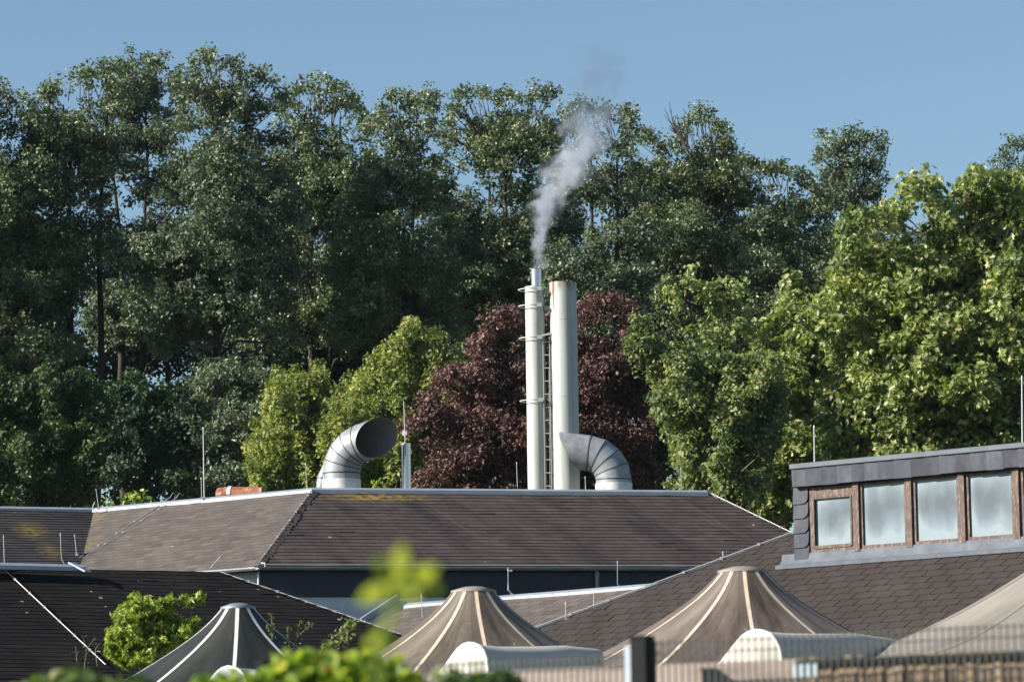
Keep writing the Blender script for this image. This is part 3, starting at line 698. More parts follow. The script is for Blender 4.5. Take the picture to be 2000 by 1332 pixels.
# ladder
lx0, lx1 = P(1062, 800, CD - .1).x, P(1075, 800, CD - .1).x
lad = thing('ladder', 'narrow steel ladder between the two cream chimneys', 'ladder', Vector(((lx0 + lx1) / 2, CD - .1, zb0)), None)
ly = CD - .14; zt2 = zpx(1068, 660, CD)
for x in (lx0, lx1):
    mb = MB(); mb.bar(Vector((x, ly, zb0)), Vector((x, ly, zt2)), .022, .03); mb.build('rail', m_ch_l, lad)
z = zt2 - .12
while z > zb0:
    mb = MB(); mb.tube([Vector((lx0, ly, z)), Vector((lx1, ly, z))], .013, 6); mb.build('rung', m_ch_l, lad); z -= .315
mb = MB(); mb.bar(Vector((lx0 - .02, ly, zt2 + .04)), Vector((lx1 + .14, ly - .02, zt2 + .10)), .04, .04); mb.bar(Vector((lx1 - .05, ly - .04, zb0)), Vector((lx1 - .02, ly - .04, zt2 - .8)), .012, .012); mb.build('ladder_head', m_ch_l, lad)

# ------------------------------------------------------------------ roof ducts
def duct(name, label, base, rad, hd, bend_r, bend_deg, up_len, out_len, visor, nsec, mesh_z0, th0=0.0):
    """round duct rising from base, mitred elbow towards hd, slanted mouth"""
    t = thing(name, label, 'duct', Vector((base.x, base.y, mesh_z0)), 'curved steel ducts on the roof')
    hd = Vector((hd[0], hd[1], 0)).normalized(); side = hd.cross(UP)
    st = [(Vector((0, 0, mesh_z0 - base.z)), 0.0), (Vector((0, 0, up_len)), 0.0)]
    secs = []
    for i in range(nsec + 1):
        a = R(bend_deg) * i / nsec
        st.append((Vector((bend_r * (1 - math.cos(a)), 0, up_len + bend_r * math.sin(a))), a))
    a = R(bend_deg); last = st[-1][0] + Vector((math.sin(a), 0, math.cos(a))) * out_len; st.append((last, a))
    n = 40
    def ring(s, rr, cut=0.0, base_len=0):
        c, a = s; d = Vector((math.sin(a), 0, math.cos(a))); nrm = Vector((-math.cos(a), 0, math.sin(a)))  # d along, nrm outward side of bend
        out = []
        for k in range(n):
            th = 2 * math.pi * k / n
            q = c + nrm * (rr * math.cos(th)) + d * (cut * (math.cos(th - th0) + 1) / 2)
            out.append(base + hd * q.x + UP * q.z + side * (rr * math.sin(th)))
        return out
    mb = MB(); S = st[1:]
    rings = [ring(st[0], rad)] + [ring(s, rad) for s in S[:-1]] + [ring(S[-1], rad, visor)]
    for i in range(len(rings) - 1): mb.loft([rings[i], rings[i + 1]], True, True)
    o = mb.build('duct_shell', m_galv, t)
    mb = MB(); ti = .012
    inn_ = [ring(S[-1], rad, visor), ring(S[-1], rad - ti, visor)] + [ring(s, rad - ti) for s in S[:-1][::-1]]
    mb.loft(inn_[:2], False, True); mb.loft(inn_[1:], True, True); mb.build('duct_lining', m_galv_in, t)
    for s in S[:-1]:
        mb = MB(); c, a = s; d = Vector((math.sin(a), 0, math.cos(a))); r2 = [ (c - d * .012, a), (c - d * .008, a), (c + d * .008, a), (c + d * .012, a)]
        mb.loft([ring(r2[0], rad), ring(r2[1], rad + .009), ring(r2[2], rad + .009), ring(r2[3], rad)], False, True)
        mb.build('seam', m_seam, o)
    mb = MB(); z1 = base.z + .11
    mb.loft([[Vector((p.x, p.y, z)) for p in [base + (q - base) * ((rad + .015) / rad) for q in ring(st[0], rad)]] for z in (mesh_z0, z1)], True, True)
    q = ring(st[0], rad); mb.loft([[Vector((p.x, p.y, z1)) for p in [base + (w_ - base) * ((rad + .015) / rad) for w_ in q]], [Vector((p.x, p.y, z1)) for p in q]], False, True)
    mb.build('collar', m_white, t)
    # riveted lock seam running up the back
    mb = MB(); pts = []
    for s in S[:-1]:
        c, a = s; nrm = Vector((-math.cos(a), 0, math.sin(a))); th = R(55)
        qq = c + nrm * (rad * 1.005 * math.cos(th)); pts.append(base + hd * qq.x + UP * qq.z - side * (rad * 1.005 * math.sin(th)))
    mb.tube(pts, .012, 5, smooth=False); mb.build('lock_seam', m_galv, o)
    return t
b1 = P(667, 950, 85.75)
duct('roof_duct', 'large grey duct curving to the right with its open dark mouth showing', Vector((b1.x, b1.y, b1.z + .04)), .440, (.88, -.47), .70, 76, .26, .08, .72, 4, 7.6, R(-62))
b2 = P(1199, 957, 87.3)
duct('roof_duct', 'large grey duct curving to the left across the thicker chimney', Vector((b2.x, b2.y, b2.z + .04)), .425, (-.98, .10), .66, 82, .20, .16, .60, 4, 7.6, R(-20))
# thin bent vent beside the left duct
vp = P(630, 955, 86.9); vt = thing('vent_pipe', 'thin grey bent vent pipe tucked behind the left end of the big duct', 'pipe', Vector((vp.x, vp.y, 7.6)))
mb = MB(); mb.tube([Vector((vp.x, vp.y, 7.6)), vp, vp + Vector((.03, 0, .25)), vp + Vector((.14, .02, .48)), vp + Vector((.28, .04, .62))], .16, 20); mb.build('pipe_shell', m_galv, vt)
mb = MB()
mb.tube([vp + Vector((.03, 0, .24)), vp + Vector((.032, 0, .265))], .166, 20); mb.build('seam', m_seam, vt)
# stainless flue with antenna
fp = P(794, 955, 86.0); fo = thing('steel_flue', 'slim shiny steel flue standing between the left duct and the red tree', 'flue', Vector((fp.x, fp.y, 7.6)))
zt3 = zpx(793, 866, 86)
mb = MB(); pipe(mb, fp, .108, .006, 7.6, zt3, 28); mb.build('flue_shell', m_steel, fo)
for z in (zt3 - .03, zt3 - .10, zt3 - .16, zt3 - .44, zt3 - .48): mb = MB(); pipe(mb, fp, .113, .01, z - .01, z + .01, 28); mb.build('band', m_steel, fo)
mb = MB(); a0 = fp + Vector((-.01, -.13, 0)); mb.tube([Vector((a0.x, a0.y, zt3 - .3)), Vector((a0.x - .03, a0.y, zpx(787, 785, 86)))], [.014, .009], 6)
mb.build('antenna', m_rod, fo)
mb = MB(); q = P(790, 846, 86.05); mb.tube([q, q + Vector((.02, .05, 0))], .065, 16); mb.build('dish', m_galv, fo)
# rusty hood
hb = P(466, 966, 87.6); ho = thing('vent_hood', 'low rusty half round vent hood on the left ridge', 'vent', Vector((hb.x, hb.y, 7.8)))
dx = Vector((.95, -.25, 0)).normalized(); dy = Vector((.25, .95, 0)).normalized()
mb = MB(); rg_ = []
for s, rr, zz in ((-.22, .20, 0), (.62, .18, -.02)):
    c = hb + dx * s + UP * zz; rg_.append([c + dy * (rr * math.cos(a)) + UP * (rr * math.sin(a)) for a in [i * math.pi / 14 for i in range(15)]] + [c + dy * (-rr) - UP * .3, c + dy * rr - UP * .3])
mb.loft(rg_, True, True); mb.add(rg_[1], [list(range(17))]); mb.add(rg_[0], [list(range(17))[::-1]]); mb.build('hood_barrel', m_rust, ho)
mb = MB(); rg2 = [rg_[0]] + [[hb + dx * -.50 + dy * (.24 * math.cos(a)) + UP * (.20 * math.sin(a) - .02 + .0) for a in [i * math.pi / 14 for i in range(15)]] + [hb - dx * .42 - dy * .2 - UP * .3, hb - dx * .42 + dy * .2 - UP * .3]]
mb.loft(rg2, True, True); mb.loft([rg2[1], [p + dx * .012 for p in rg2[1]]], False, True); mb.build('hood_mouth', m_rust, ho)
mb = MB(); mb.loft([[p + dx * s - UP * .0 for p in [hb + dx * -.24 + dy * (.212 * math.cos(a)) + UP * (.212 * math.sin(a)) for a in [i * math.pi / 14 for i in range(15)]]] for s in (0, .09)], True, False); mb.build('hood_rim', m_white, ho)

# ------------------------------------------------------------------ smoke
sp = [(1051, 524, 10, 1.2), (1053, 500, 13, 1.0), (1054, 470, 17, .9), (1059, 440, 21, 1.0), (1066, 410, 26, 1.15), (1082, 380, 33, 1.15), (1102, 345, 37, 1.05), (1122, 312, 41, .95),
      (1143, 280, 42, .78), (1152, 245, 44, .55), (1158, 215, 44, .34), (1166, 180, 46, .20), (1172, 145, 52, .26), (1176, 110, 48, .20), (1170, 80, 34, .0)]
SD = CD; spts = [P(a, b, SD) for a, b, _, _ in sp]; srad = [c * SD / F for _, _, c, _ in sp]
so_ = spts[0].copy(); Hs = spts[-1].z - so_.z
mb = MB(); n = 24; rings = []
for p, r in zip(spts, srad):
    rr = r * 1.75 + .03; rings.append([p + Vector((rr * math.cos(2 * math.pi * k / n), rr * math.sin(2 * math.pi * k / n), 0)) for k in range(n)])
mb.loft(rings, True, True); mb.add(rings[0], [list(range(n))[::-1]]); mb.add(rings[-1], [list(range(n))])
SMOKE = 3.2
ms = bpy.data.materials.new('chimney smoke'); ms.use_nodes = True; nt = ms.node_tree
for x in list(nt.nodes): nt.nodes.remove(x)
out = nd(nt, 'ShaderNodeOutputMaterial'); oc = coord(nt)
wn = nd(nt, 'ShaderNodeTexNoise'); wn.inputs['Scale'].default_value = 1.5; wn.inputs['Detail'].default_value = 2; L(nt, oc, wn.inputs['Vector'])
vs_ = nd(nt, 'ShaderNodeVectorMath', operation='SUBTRACT'); L(nt, wn.outputs['Color'], vs_.inputs[0]); vs_.inputs[1].default_value = (.5, .5, .5)
vc = nd(nt, 'ShaderNodeVectorMath', operation='SCALE'); L(nt, vs_.outputs[0], vc.inputs[0]); vc.inputs['Scale'].default_value = .8
va = nd(nt, 'ShaderNodeVectorMath', operation='ADD'); L(nt, oc, va.inputs[0]); L(nt, vc.outputs[0], va.inputs[1])
sx0 = nd(nt, 'ShaderNodeSeparateXYZ'); L(nt, oc, sx0.inputs[0])
sx = nd(nt, 'ShaderNodeSeparateXYZ'); L(nt, va.outputs[0], sx.inputs[0])
t = math_(nt, 'DIVIDE', sx0.outputs[2], Hs, clamp=True)
def fcurve(vals, lo, hi):
    n = nd(nt, 'ShaderNodeFloatCurve'); c = n.mapping.curves[0]
    pts = [((p.z - so_.z) / Hs, (v - lo) / (hi - lo)) for p, v in zip(spts, vals)]
    c.points[0].location = pts[0]; c.points[1].location = pts[-1]
    for q in pts[1:-1]: c.points.new(*q)
    n.mapping.update(); L(nt, t, n.inputs['Value'])
    return math_(nt, 'MULTIPLY_ADD', n.outputs[0], hi - lo, lo)
xc = fcurve([p.x - so_.x for p in spts], -1, 3); rc = fcurve(srad, 0, 1); dc = fcurve([q[3] for q in sp], 0, 2)
ddx = math_(nt, 'SUBTRACT', sx.outputs[0], xc)
yy = math_(nt, 'SUBTRACT', sx.outputs[1], math_(nt, 'MULTIPLY', t, spts[-1].y - so_.y))
rr = math_(nt, 'SQRT', math_(nt, 'ADD', math_(nt, 'POWER', math_(nt, 'ABSOLUTE', ddx), 2.0), math_(nt, 'POWER', math_(nt, 'ABSOLUTE', yy), 2.0)))
d = math_(nt, 'DIVIDE', rr, math_(nt, 'MAXIMUM', rc, .03))
nn2 = noise(nt, oc, 2.7, 4, .52); nn3 = noise(nt, mapv(nt, oc, (1, 1, 1), (0, 0, 0), (8, 3, 2)), 1.7, 2, .5)
d = math_(nt, 'ADD', d, math_(nt, 'MULTIPLY', math_(nt, 'SUBTRACT', nn2, .5), 3.6))
mr = nd(nt, 'ShaderNodeMapRange', interpolation_type='SMOOTHSTEP'); L(nt, d, mr.inputs[0])
mr.inputs['From Min'].default_value = .2; mr.inputs['From Max'].default_value = 1.3; mr.inputs['To Min'].default_value = 1; mr.inputs['To Max'].default_value = 0
den = math_(nt, 'MULTIPLY', math_(nt, 'MULTIPLY', mr.outputs[0], dc), ramp(nt, nn3, [(.36, (.45,) * 3), (.6, (1, 1, 1))]))
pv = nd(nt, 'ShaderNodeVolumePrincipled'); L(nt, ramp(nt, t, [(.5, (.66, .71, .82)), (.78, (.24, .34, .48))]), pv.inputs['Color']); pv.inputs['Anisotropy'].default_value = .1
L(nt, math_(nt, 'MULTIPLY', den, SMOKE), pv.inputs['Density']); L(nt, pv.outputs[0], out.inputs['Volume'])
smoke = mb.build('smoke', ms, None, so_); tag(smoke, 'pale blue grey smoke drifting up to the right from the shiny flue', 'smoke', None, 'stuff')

# ------------------------------------------------------------------ tents
def tent(label, peak_px, D, ring_px, base_r, drop, mat, seam, nseam=8, rot=0, sag=2.2, ell=(1, 1), group='pointed membrane tents', lip=True, cap_h=.09):
    pk = P(*peak_px, D); r0 = ring_px * D / F
    t = thing('tent', label, 'tent', Vector((pk.x, pk.y, GZ)), group)
    NR, NT = 26, 96; rings = []; uvs = []
    def prof(q): return drop * ((1 - (1 - q) ** sag)) + .13 * (1 - math.exp(-q * 16))   # steep at the mast, flat at the rim
    def pt(th, q, lift=0):
        scal = 1 - .10 * q * q * (1 - abs(math.cos(nseam * th / 2 + 0)) ** .8)
        r = r0 + (base_r - r0) * q * scal
        zz = pk.z - prof(q) - .04 * q * (1 - q) * 4 * (1 - abs(math.cos(nseam * th / 2)))
        ca, sa = math.cos(th + rot), math.sin(th + rot)
        return Vector((pk.x + ell[0] * r * ca, pk.y + ell[1] * r * sa, zz + lift))
    for i in range(NR):
        q = (i / (NR - 1)) ** 1.3
        rings.append([pt(2 * math.pi * k / NT, q) for k in range(NT + 1)]); uvs += [(k / NT, q) for k in range(NT + 1)]
    mb = MB(); mb.loft(rings, True, False, uvs); mb.build('membrane', mat, t)
    for s in range(nseam):
        th = 2 * math.pi * s / nseam; mb = MB(); w_ = .024
        rr = []
        for i in range(NR):
            q = (i / (NR - 1)) ** 1.3; dth = w_ / max(.2, (r0 + (base_r - r0) * q))
            rr.append([pt(th - dth, q, .006), pt(th + dth, q, .006)])
        mb.loft(rr, True, False); mb.build('seam', seam, t)
    mb = MB(); rg1 = [pt(2 * math.pi * k / 40, .0) for k in range(40)]
    tp = pk + UP * cap_h
    mb.loft([[p + UP * .0 + (p - pk) * .04 for p in rg1], [p + UP * .025 + (p - pk) * .04 for p in rg1], [lerp(p, tp, .55) + UP * .025 for p in rg1], [lerp(p, tp, .95) + UP * .0 for p in rg1]], True, True)
    mb.add([lerp(p, tp, .95) for p in rg1], [list(range(40))]); mb.build('top_cap', m_tent_pale if mat is not m_tent_dark else m_zinc_d, t)
    mb = MB(); mb.tube([Vector((pk.x, pk.y, GZ)), pk], .05, 12); mb.build('mast', m_galv, t)
    return t
tent('dark algae stained tent top at lower left with pale seams', (465, 1189), 50, 33, 3.8, 1.62, m_tent_dark, m_tseam_w, 10, .35, 1.55)
tent('beige brown tent top in the middle with cream seams and white flecks', (925, 1157), 49, 43, 3.8, 1.6, m_tent_mid, m_tseam, 12, .12, 1.55)
tent('brown streaked tent top in front of the brown shingled roof', (1450, 1118), 47.5, 47, 4.1, 1.6, m_tent_brown, m_tseam, 12, .02, 1.55, (1.0, .9))
tent('pale smooth tent cut off by the right edge of the picture', (2190, 1000), 45.5, 50, 4.3, 1.75, m_tent_pale, m_tent_pale, 12, .3, 1.6, (1.0, .9))
# white barrel hoods between the tents
def hood(label, axis, rads, D, mat=m_canvas):
    """axis: pixels of the crown line from the open arched end to the tail"""
    pts = [P(x, y, d_) for (x, y), d_ in zip(axis, D)]
    t = thing('membrane_hood', label, 'hood', Vector((pts[0].x, pts[0].y, GZ)), 'white membrane hoods below the tents')
    d = (pts[-1] - pts[0]); d.z = 0; d.normalize(); s = d.cross(UP); rings = []
    for p, r in zip(pts, rads):
        c = p - UP * r
        sec = [(1.0, -.25), (1.0, .1), (.93, .42), (.78, .70), (.55, .88), (.28, .97), (0, 1.0), (-.28, .95), (-.52, .84), (-.75, .66), (-1.0, .44), (-1.3, .18), (-1.65, -.08), (-2.05, -.30)]
        rings.append([c + s * (r * a_) + UP * (r * b_) for a_, b_ in sec])
        rings[-1] = [rings[-1][0] - UP * .5] + rings[-1] + [rings[-1][-1] - UP * .5]
    mb = MB(); mb.loft(rings, True, False); o = mb.build('hood_skin', mat, t)
    r0_ = rings[0]; mb = MB(); bulge = -d * .12
    c = sum(r0_, Vector()) / len(r0_); inner = [lerp(p, c, .5) + bulge for p in r0_]
    mb.loft([r0_, inner], True, False); mb.add(inner, [list(range(len(inner)))[::-1]]); mb.build('hood_front', mat, t)
    mb = MB(); mb.tube(r0_, .022, 6); mb.build('hood_edge', m_tseam_w, t)
    legs = MB(); legs.tube([r0_[0], Vector((r0_[0].x, r0_[0].y, GZ))], .03, 8); legs.tube([r0_[-1], Vector((r0_[-1].x, r0_[-1].y, GZ))], .03, 8); legs.build('leg', m_galv, t)
hood('small greyish membrane hood at the foot of the dark tent', [(445, 1302), (500, 1307), (560, 1315), (640, 1328)], [.36, .34, .28, .16], [45.5, 45.8, 46.2, 46.8], m_canvas_g)
hood('white rounded membrane hood at the foot of the beige brown tent', [(915, 1256), (970, 1262), (1040, 1262), (1100, 1260), (1165, 1267)], [.34, .31, .30, .26, .12], [44.5, 44.8, 45.2, 45.6, 46])
hood('white rounded membrane hood between the brown tent and the pale tent', [(1475, 1231), (1530, 1236), (1600, 1237), (1665, 1236), (1745, 1248)], [.40, .34, .30, .26, .12], [43.2, 43.5, 43.9, 44.4, 45])

# ------------------------------------------------------------------ fence in the foreground
FD = 16.0; FA = R(-28)
fp0 = P(1249, 1240, FD); fdir = Vector((math.cos(FA), math.sin(FA), 0)); fout = Vector((fdir.y, -fdir.x, 0)); 
def FP(px, py, back=0.0): return HP(px, py, Vector((fp0.x, fp0.y, 0)) - fout * back, fout)
def fs(px): return (FP(px, 1240) - fp0).dot(fdir)
def fpt(s_, z, back=0.0): return Vector((fp0.x, fp0.y, 0)) + fdir * s_ - fout * back + UP * z
fence = thing('mesh_fence', 'blurred wire mesh fence with dark posts along the bottom right', 'fence', fpt(fs(1500), GZ))
s0, s1 = fs(480), fs(2080); wm = MB()
zA, zB, zC = FP(1000, 1287).z, FP(1450, 1243).z, FP(1850, 1222).z
def topz(s_): return zC if s_ > fs(1640) else (zB if s_ > fs(1262) else zA)
s_ = s0
while s_ < s1:
    a = fpt(s_, GZ); b = fpt(s_, topz(s_)); wm.box((a + b) / 2, fdir * .0030, fout * .0030, UP * ((b.z - a.z) / 2)); s_ += .0315
wm.build('wire_mesh', m_wire, fence)
wm = MB()
for a, b in ((480, 1228), (1270, 1640), (1640, 2080)):
    zt_ = topz((fs(a) + fs(b)) / 2) - .012
    for dz in (0, .045, .25, .45, .65, .85): wm.bar(fpt(fs(a), zt_ - dz, .006), fpt(fs(b), zt_ - dz, .006), .006)
wm.build('cross_wires', m_wire, fence)
for px, py, w_ in ((1254, 1247, .072), (517, 1296, .042)):
    b = FP(px, py); a = Vector((b.x, b.y, GZ))
    mb = MB(); mb.box((a + b) / 2, fdir * w_ / 2, fout * .045, UP * ((b.z - a.z) / 2)); mb.box(b + UP * .006, fdir * (w_ / 2 + .004), fout * .049, UP * .006); mb.build('post', m_post, fence)
    mb = MB(); mb.box((a + b) / 2 - fdir * (w_ / 2 + .016) + fout * .02 - UP * .01, fdir * .015, fout * .02, UP * ((b.z - a.z) / 2 - .02)); mb.build('lit_edge_strip', m_zinc, fence)  # pale strip added to stand for the sunlit side face of the post
bf = thing('board_fence', 'weathered pinkish board fence, blurred, behind the wire mesh at the bottom', 'fence', fpt(fs(1300), GZ, .25))
rg = random.Random(4); B_ = .25
def bs(px): return (FP(px, 1290, B_) - fpt(0, 0, B_)).dot(fdir)
z1 = FP(1250, 1297, B_).z; h = .13
for i in range(6):
    mb = MB(); zz = z1 - i * h; xa = bs(800)
    while xa < bs(1566):
        xb = min(xa + rg.uniform(1.1, 1.6), bs(1568)); c = fpt((xa + xb) / 2, zz - h / 2, B_ + rg.uniform(0, .01))
        mb.box(c, fdir * ((xb - xa) / 2 - .003), fout * .011, UP * (h / 2 - .004)); xa = xb
    mb.build('board', m_board, bf)
mb = MB(); za = z1 - 6 * h; mb.box(fpt((bs(800) + bs(1568)) / 2, (GZ + za) / 2, B_ + .05), fdir * ((bs(1568) - bs(800)) / 2), fout * .02, UP * ((za - GZ) / 2)); mb.build('lower_board', m_board, bf)
rf_ = thing('reed_screen', 'blurred brown reed screen with a dark top rail in the bottom right corner', 'screen', fpt(bs(1800), GZ, B_))
mb = MB(); x = bs(1572); xe = bs(2080); zr_ = FP(1620, 1285, B_).z
while x < xe:
    zt_ = zr_ + rg.uniform(-.012, .012); r_ = rg.uniform(.006, .012); c = fpt(x, (zt_ + GZ) / 2, B_ - .01 + rg.uniform(-.006, .006))
    mb.box(c, fdir * r_, fout * r_, UP * ((zt_ - GZ) / 2)); x += rg.uniform(.015, .028)
mb.build('reeds', m_reed, rf_)
mb = MB(); mb.bar(fpt(bs(1566), zr_ - .015, B_ - .04), fpt(xe, zr_ - .015, B_ - .04), .03, .02); mb.build('top_rail', m_post, rf_)
q = FP(1574, 1308, .1); mb = MB(); mb.box(q, fdir * .055, fout * .01, UP * .03); mb.build('name_plate', simple('pale blue plate', (.30, .38, .42), .5), rf_)

# ------------------------------------------------------------------ vegetation
def inside(poly, x, y):
    c = False; n = len(poly)
    for i in range(n):
        (x1, y1), (x2, y2) = poly[i], poly[(i + 1) % n]
        if (y1 > y) != (y2 > y) and x < (x2 - x1) * (y - y1) / (y2 - y1) + x1: c = not c
    return c
def edge_d(poly, x, y):
    best = 1e9; n = len(poly)
    for i in range(n):
        (x1, y1), (x2, y2) = poly[i], poly[(i + 1) % n]
        dx, dy = x2 - x1, y2 - y1; t = max(0, min(1, ((x - x1) * dx + (y - y1) * dy) / (dx * dx + dy * dy + 1e-9)))
        best = min(best, math.hypot(x - x1 - t * dx, y - y1 - t * dy))
    return best
def unit(a): return a / (np.linalg.norm(a, axis=-1, keepdims=True) + 1e-9)
STAR = [(0, 0), (.16, -.30), (.62, -.18), (.40, .06), (.95, .38), (.38, .40), (.45, .62), (0, 1.0), (-.45, .62), (-.38, .40), (-.95, .38), (-.40, .06), (-.62, -.18), (-.16, -.30)]
DIA = [(0, -.5), (.5, 0), (0, .5), (-.5, 0)]
OVAL = [(0, -.5), (.36, -.25), (.42, .1), (0, .5), (-.42, .1), (-.36, -.25)]
def leaf_obj(name, pos, nrm, axis, L_, W_, rnd, mat, parent, shape=DIA):
    n = unit(nrm); t = unit(axis - n * np.sum(axis * n, axis=1, keepdims=True)); b = np.cross(n, t)
    k = len(shape); sh = np.array(shape, dtype=np.float64)
    co_ = pos[:, None, :] + b[:, None, :] * (sh[None, :, 0, None] * W_[:, None, None]) + t[:, None, :] * (sh[None, :, 1, None] * L_[:, None, None])
    co_ += n[:, None, :] * (np.abs(sh[None, :, 0, None]) * W_[:, None, None] * .25)
    N = len(pos); loops = np.arange(N * k); st = np.arange(N) * k; tot = np.full(N, k)
    return np_mesh(name, co_.reshape(-1, 3), loops, st, tot, mat, parent, None, None, None, {'rnd': np.clip(rnd, 0, 1)})
def cloud(clumps, nsub, nleaf, sub_r, L_, W_, seed, up=.45, shell=.55, flat=.8, droop=.3, outw=.6):
    rg = np.random.default_rng(seed); C = np.array([[c[0], c[1], c[2]] for c in clumps]); Rr = np.array([c[3] for c in clumps])
    m = len(C); ns = np.maximum(3, (nsub * (Rr / Rr.mean()) ** 2)).astype(int)
    idx = np.repeat(np.arange(m), ns); d = unit(rg.normal(size=(len(idx), 3))); rr = rg.uniform(shell, 1, len(idx)) ** .7
    el = rg.uniform(.55, 1.5, (m, 3)); el[:, 2] *= flat; tilt = rg.normal(0, .45, (m, 2)); d2 = d * rr[:, None] * Rr[idx][:, None] * el[idx]; d2[:, 2] += (d2[:, :2] * tilt[idx]).sum(1); sub = C[idx] + d2
    srnd = rg.normal(0, .10, len(idx)); crnd = rg.normal(0, .09, m)[idx]
    s = np.repeat(np.arange(len(sub)), nleaf); off = unit(rg.normal(size=(len(s), 3))) * (rg.uniform(0, 1, len(s)) ** .45)[:, None] * sub_r * 1.75; off[:, 2] *= .75
    pos = sub[s] + off; out = unit(pos - C[idx[s]]); sout = unit(off)
    nrm = rg.normal(size=(len(s), 3)) * .75 + out * outw + sout * .35 + np.array([0, 0, up])
    ax = rg.normal(size=(len(s), 3)) + np.array([0, 0, -droop]) + out * .4
    sc_ = rg.uniform(.7, 1.25, len(s)); rnd = .45 + srnd[s] + crnd[s] + rg.normal(0, .17, len(s))
    return pos, nrm, ax, L_ * sc_, W_ * sc_, rnd
def fill(poly, D, thick, rc, n, seed, gaps=(), jit=.35, rmin=.6, voids=0, vr=.9, rag=0):
    """clump centres spread through the crown's volume; rc in metres"""
    rg = random.Random(seed); s = F / D; xs = [p[0] for p in poly]; ys = [p[1] for p in poly]; out = []; tries = 0
    vo = []
    for _ in range(voids * 4):
        x, y = rg.uniform(min(xs), max(xs)), rg.uniform(min(ys), max(ys))
        if len(vo) < voids and inside(poly, x, y): vo.append((P(x, y, D - thick * rg.uniform(.2, .8)), vr * rg.uniform(.6, 1.35)))
    while len(out) < n and tries < n * 60:
        tries += 1; x, y = rg.uniform(min(xs), max(xs)), rg.uniform(min(ys), max(ys))
        if not inside(poly, x, y): continue
        r = rc * rg.uniform(1 - jit, 1 + jit); e = edge_d(poly, x, y)
        if y < max(ys) - 60: e -= rag * (.5 + .5 * math.sin(x * .071 + seed) * math.sin(y * .083 + seed * 2) + .35 * math.sin(x * .031 - y * .043))
        if e <= 0: continue
        if e < r * s * 1.05:
            r = max(rc * .3, e / s / 1.05)
            if e / s < rc * .22: continue
        if any(((x - gx) / (grx + r * s * .45)) ** 2 + ((y - gy) / (gry + r * s * .45)) ** 2 < 1 for gx, gy, grx, gry in gaps): continue
        k = min(1, e / s / thick * .9 + .12); dd = rg.uniform(-1, 1) * thick * k
        p = P(x, y, D + dd)
        if any((p - v).length < w for v, w in vo): continue
        if any((p - Vector(q[:3])).length < min(r, q[3]) * rmin for q in out): continue
        out.append((p.x, p.y, p.z, r))
    return out
def expand(cl, seed, k=10, rs=.40):
    rg = random.Random(seed); out = []
    for (x, y, z, r) in cl:
        if r < .45: out.append((x, y, z, r)); continue
        for _ in range(max(4, int(k * min(1.4, r)))):
            a = rg.uniform(0, 2 * math.pi); q = rg.uniform(.15, 1) ** .6; h = rg.uniform(-.35, .75) * (1.1 - q * .6)
            out.append((x + r * q * math.cos(a), y + r * q * math.sin(a), z + r * h * .75 - .12 * r * q * q, r * rs * rg.uniform(.65, 1.2)))
    return out
def limb(mb, pts, r0, r1, n=6): mb.tube(pts, [r0 + (r1 - r0) * i / (len(pts) - 1) for i in range(len(pts))], n, False)
def tree(name, label, cat, group, trunk_px, top_py, D, clumps, mat, gz, trunk_r=.2, nsub=16, nleaf=26, sub_r=.26, leaf=(.13, .075), seed=1, shape=DIA, bark=None, lean=0, ntr=1, kx=10, rx=.40, **kw):
    bark = bark or m_bark; rg = random.Random(seed * 7 + 1)
    base = P(trunk_px, 1000, D); base.z = gz; root = thing(name, label, cat, base, group)
    top = P(trunk_px + lean, top_py + (75 if name == 'alder_tree' else 30), D); H = top.z - gz
    mb = MB(); trunks = []
    for q in range(ntr):
        ox = (q - (ntr - 1) / 2) * rg.uniform(.5, .9); pts = []
        for i in range(10):
            t = i / 9; pts.append(Vector((base.x + (top.x - base.x) * t + ox * t * 1.6 + rg.uniform(-.12, .12) * (i > 0), D + rg.uniform(-.2, .2) * (i > 0) + ox * .5 * t, gz + H * t)))
        limb(mb, pts, trunk_r, trunk_r * .10, 9); trunks.append(pts)
    for (x, y, z, r) in clumps:
        c = Vector((x, y, z)); pts = min(trunks, key=lambda T: min(abs(p.x - x) for p in T))
        dist = math.hypot(x - top.x, y - D); za = max(gz + H * .15, min(z - dist * rg.uniform(.4, .9), gz + H * .92)); t = (za - gz) / H * 9; i = int(min(8, t)); a = lerp(pts[i], pts[i + 1], t - i)
        rr = max(.025, trunk_r * (.42 - .28 * (za - gz) / H)); m1 = lerp(a, c, .28) + Vector((rg.uniform(-.12, .12), rg.uniform(-.15, .15), .16 * dist * rg.uniform(.2, 1.1))); mid = lerp(a, c, .62) + Vector((rg.uniform(-.22, .22), rg.uniform(-.2, .2), .10 * dist * rg.uniform(-.6, 1)))
        if r < .45: a = lerp(mid, c, .2); limb(mb, [a, c], .016, .006, 4); continue
        limb(mb, [a, m1, mid, c], rr, .018, 5)
        for _ in range(5):
            d = Vector((rg.uniform(-1, 1), rg.uniform(-1, 1), rg.uniform(-.3, 1))).normalized() * r * .85; limb(mb, [lerp(mid, c, rg.uniform(.4, 1)), c + d * .5, c + d], .022, .008, 4)
    mb.build('trunk', bark, root)
    a = cloud(expand(clumps, seed + 5000, kx, rx), nsub, nleaf, sub_r, leaf[0], leaf[1], seed, **kw)
    leaf_obj('crown', *a, mat, root, shape); return root

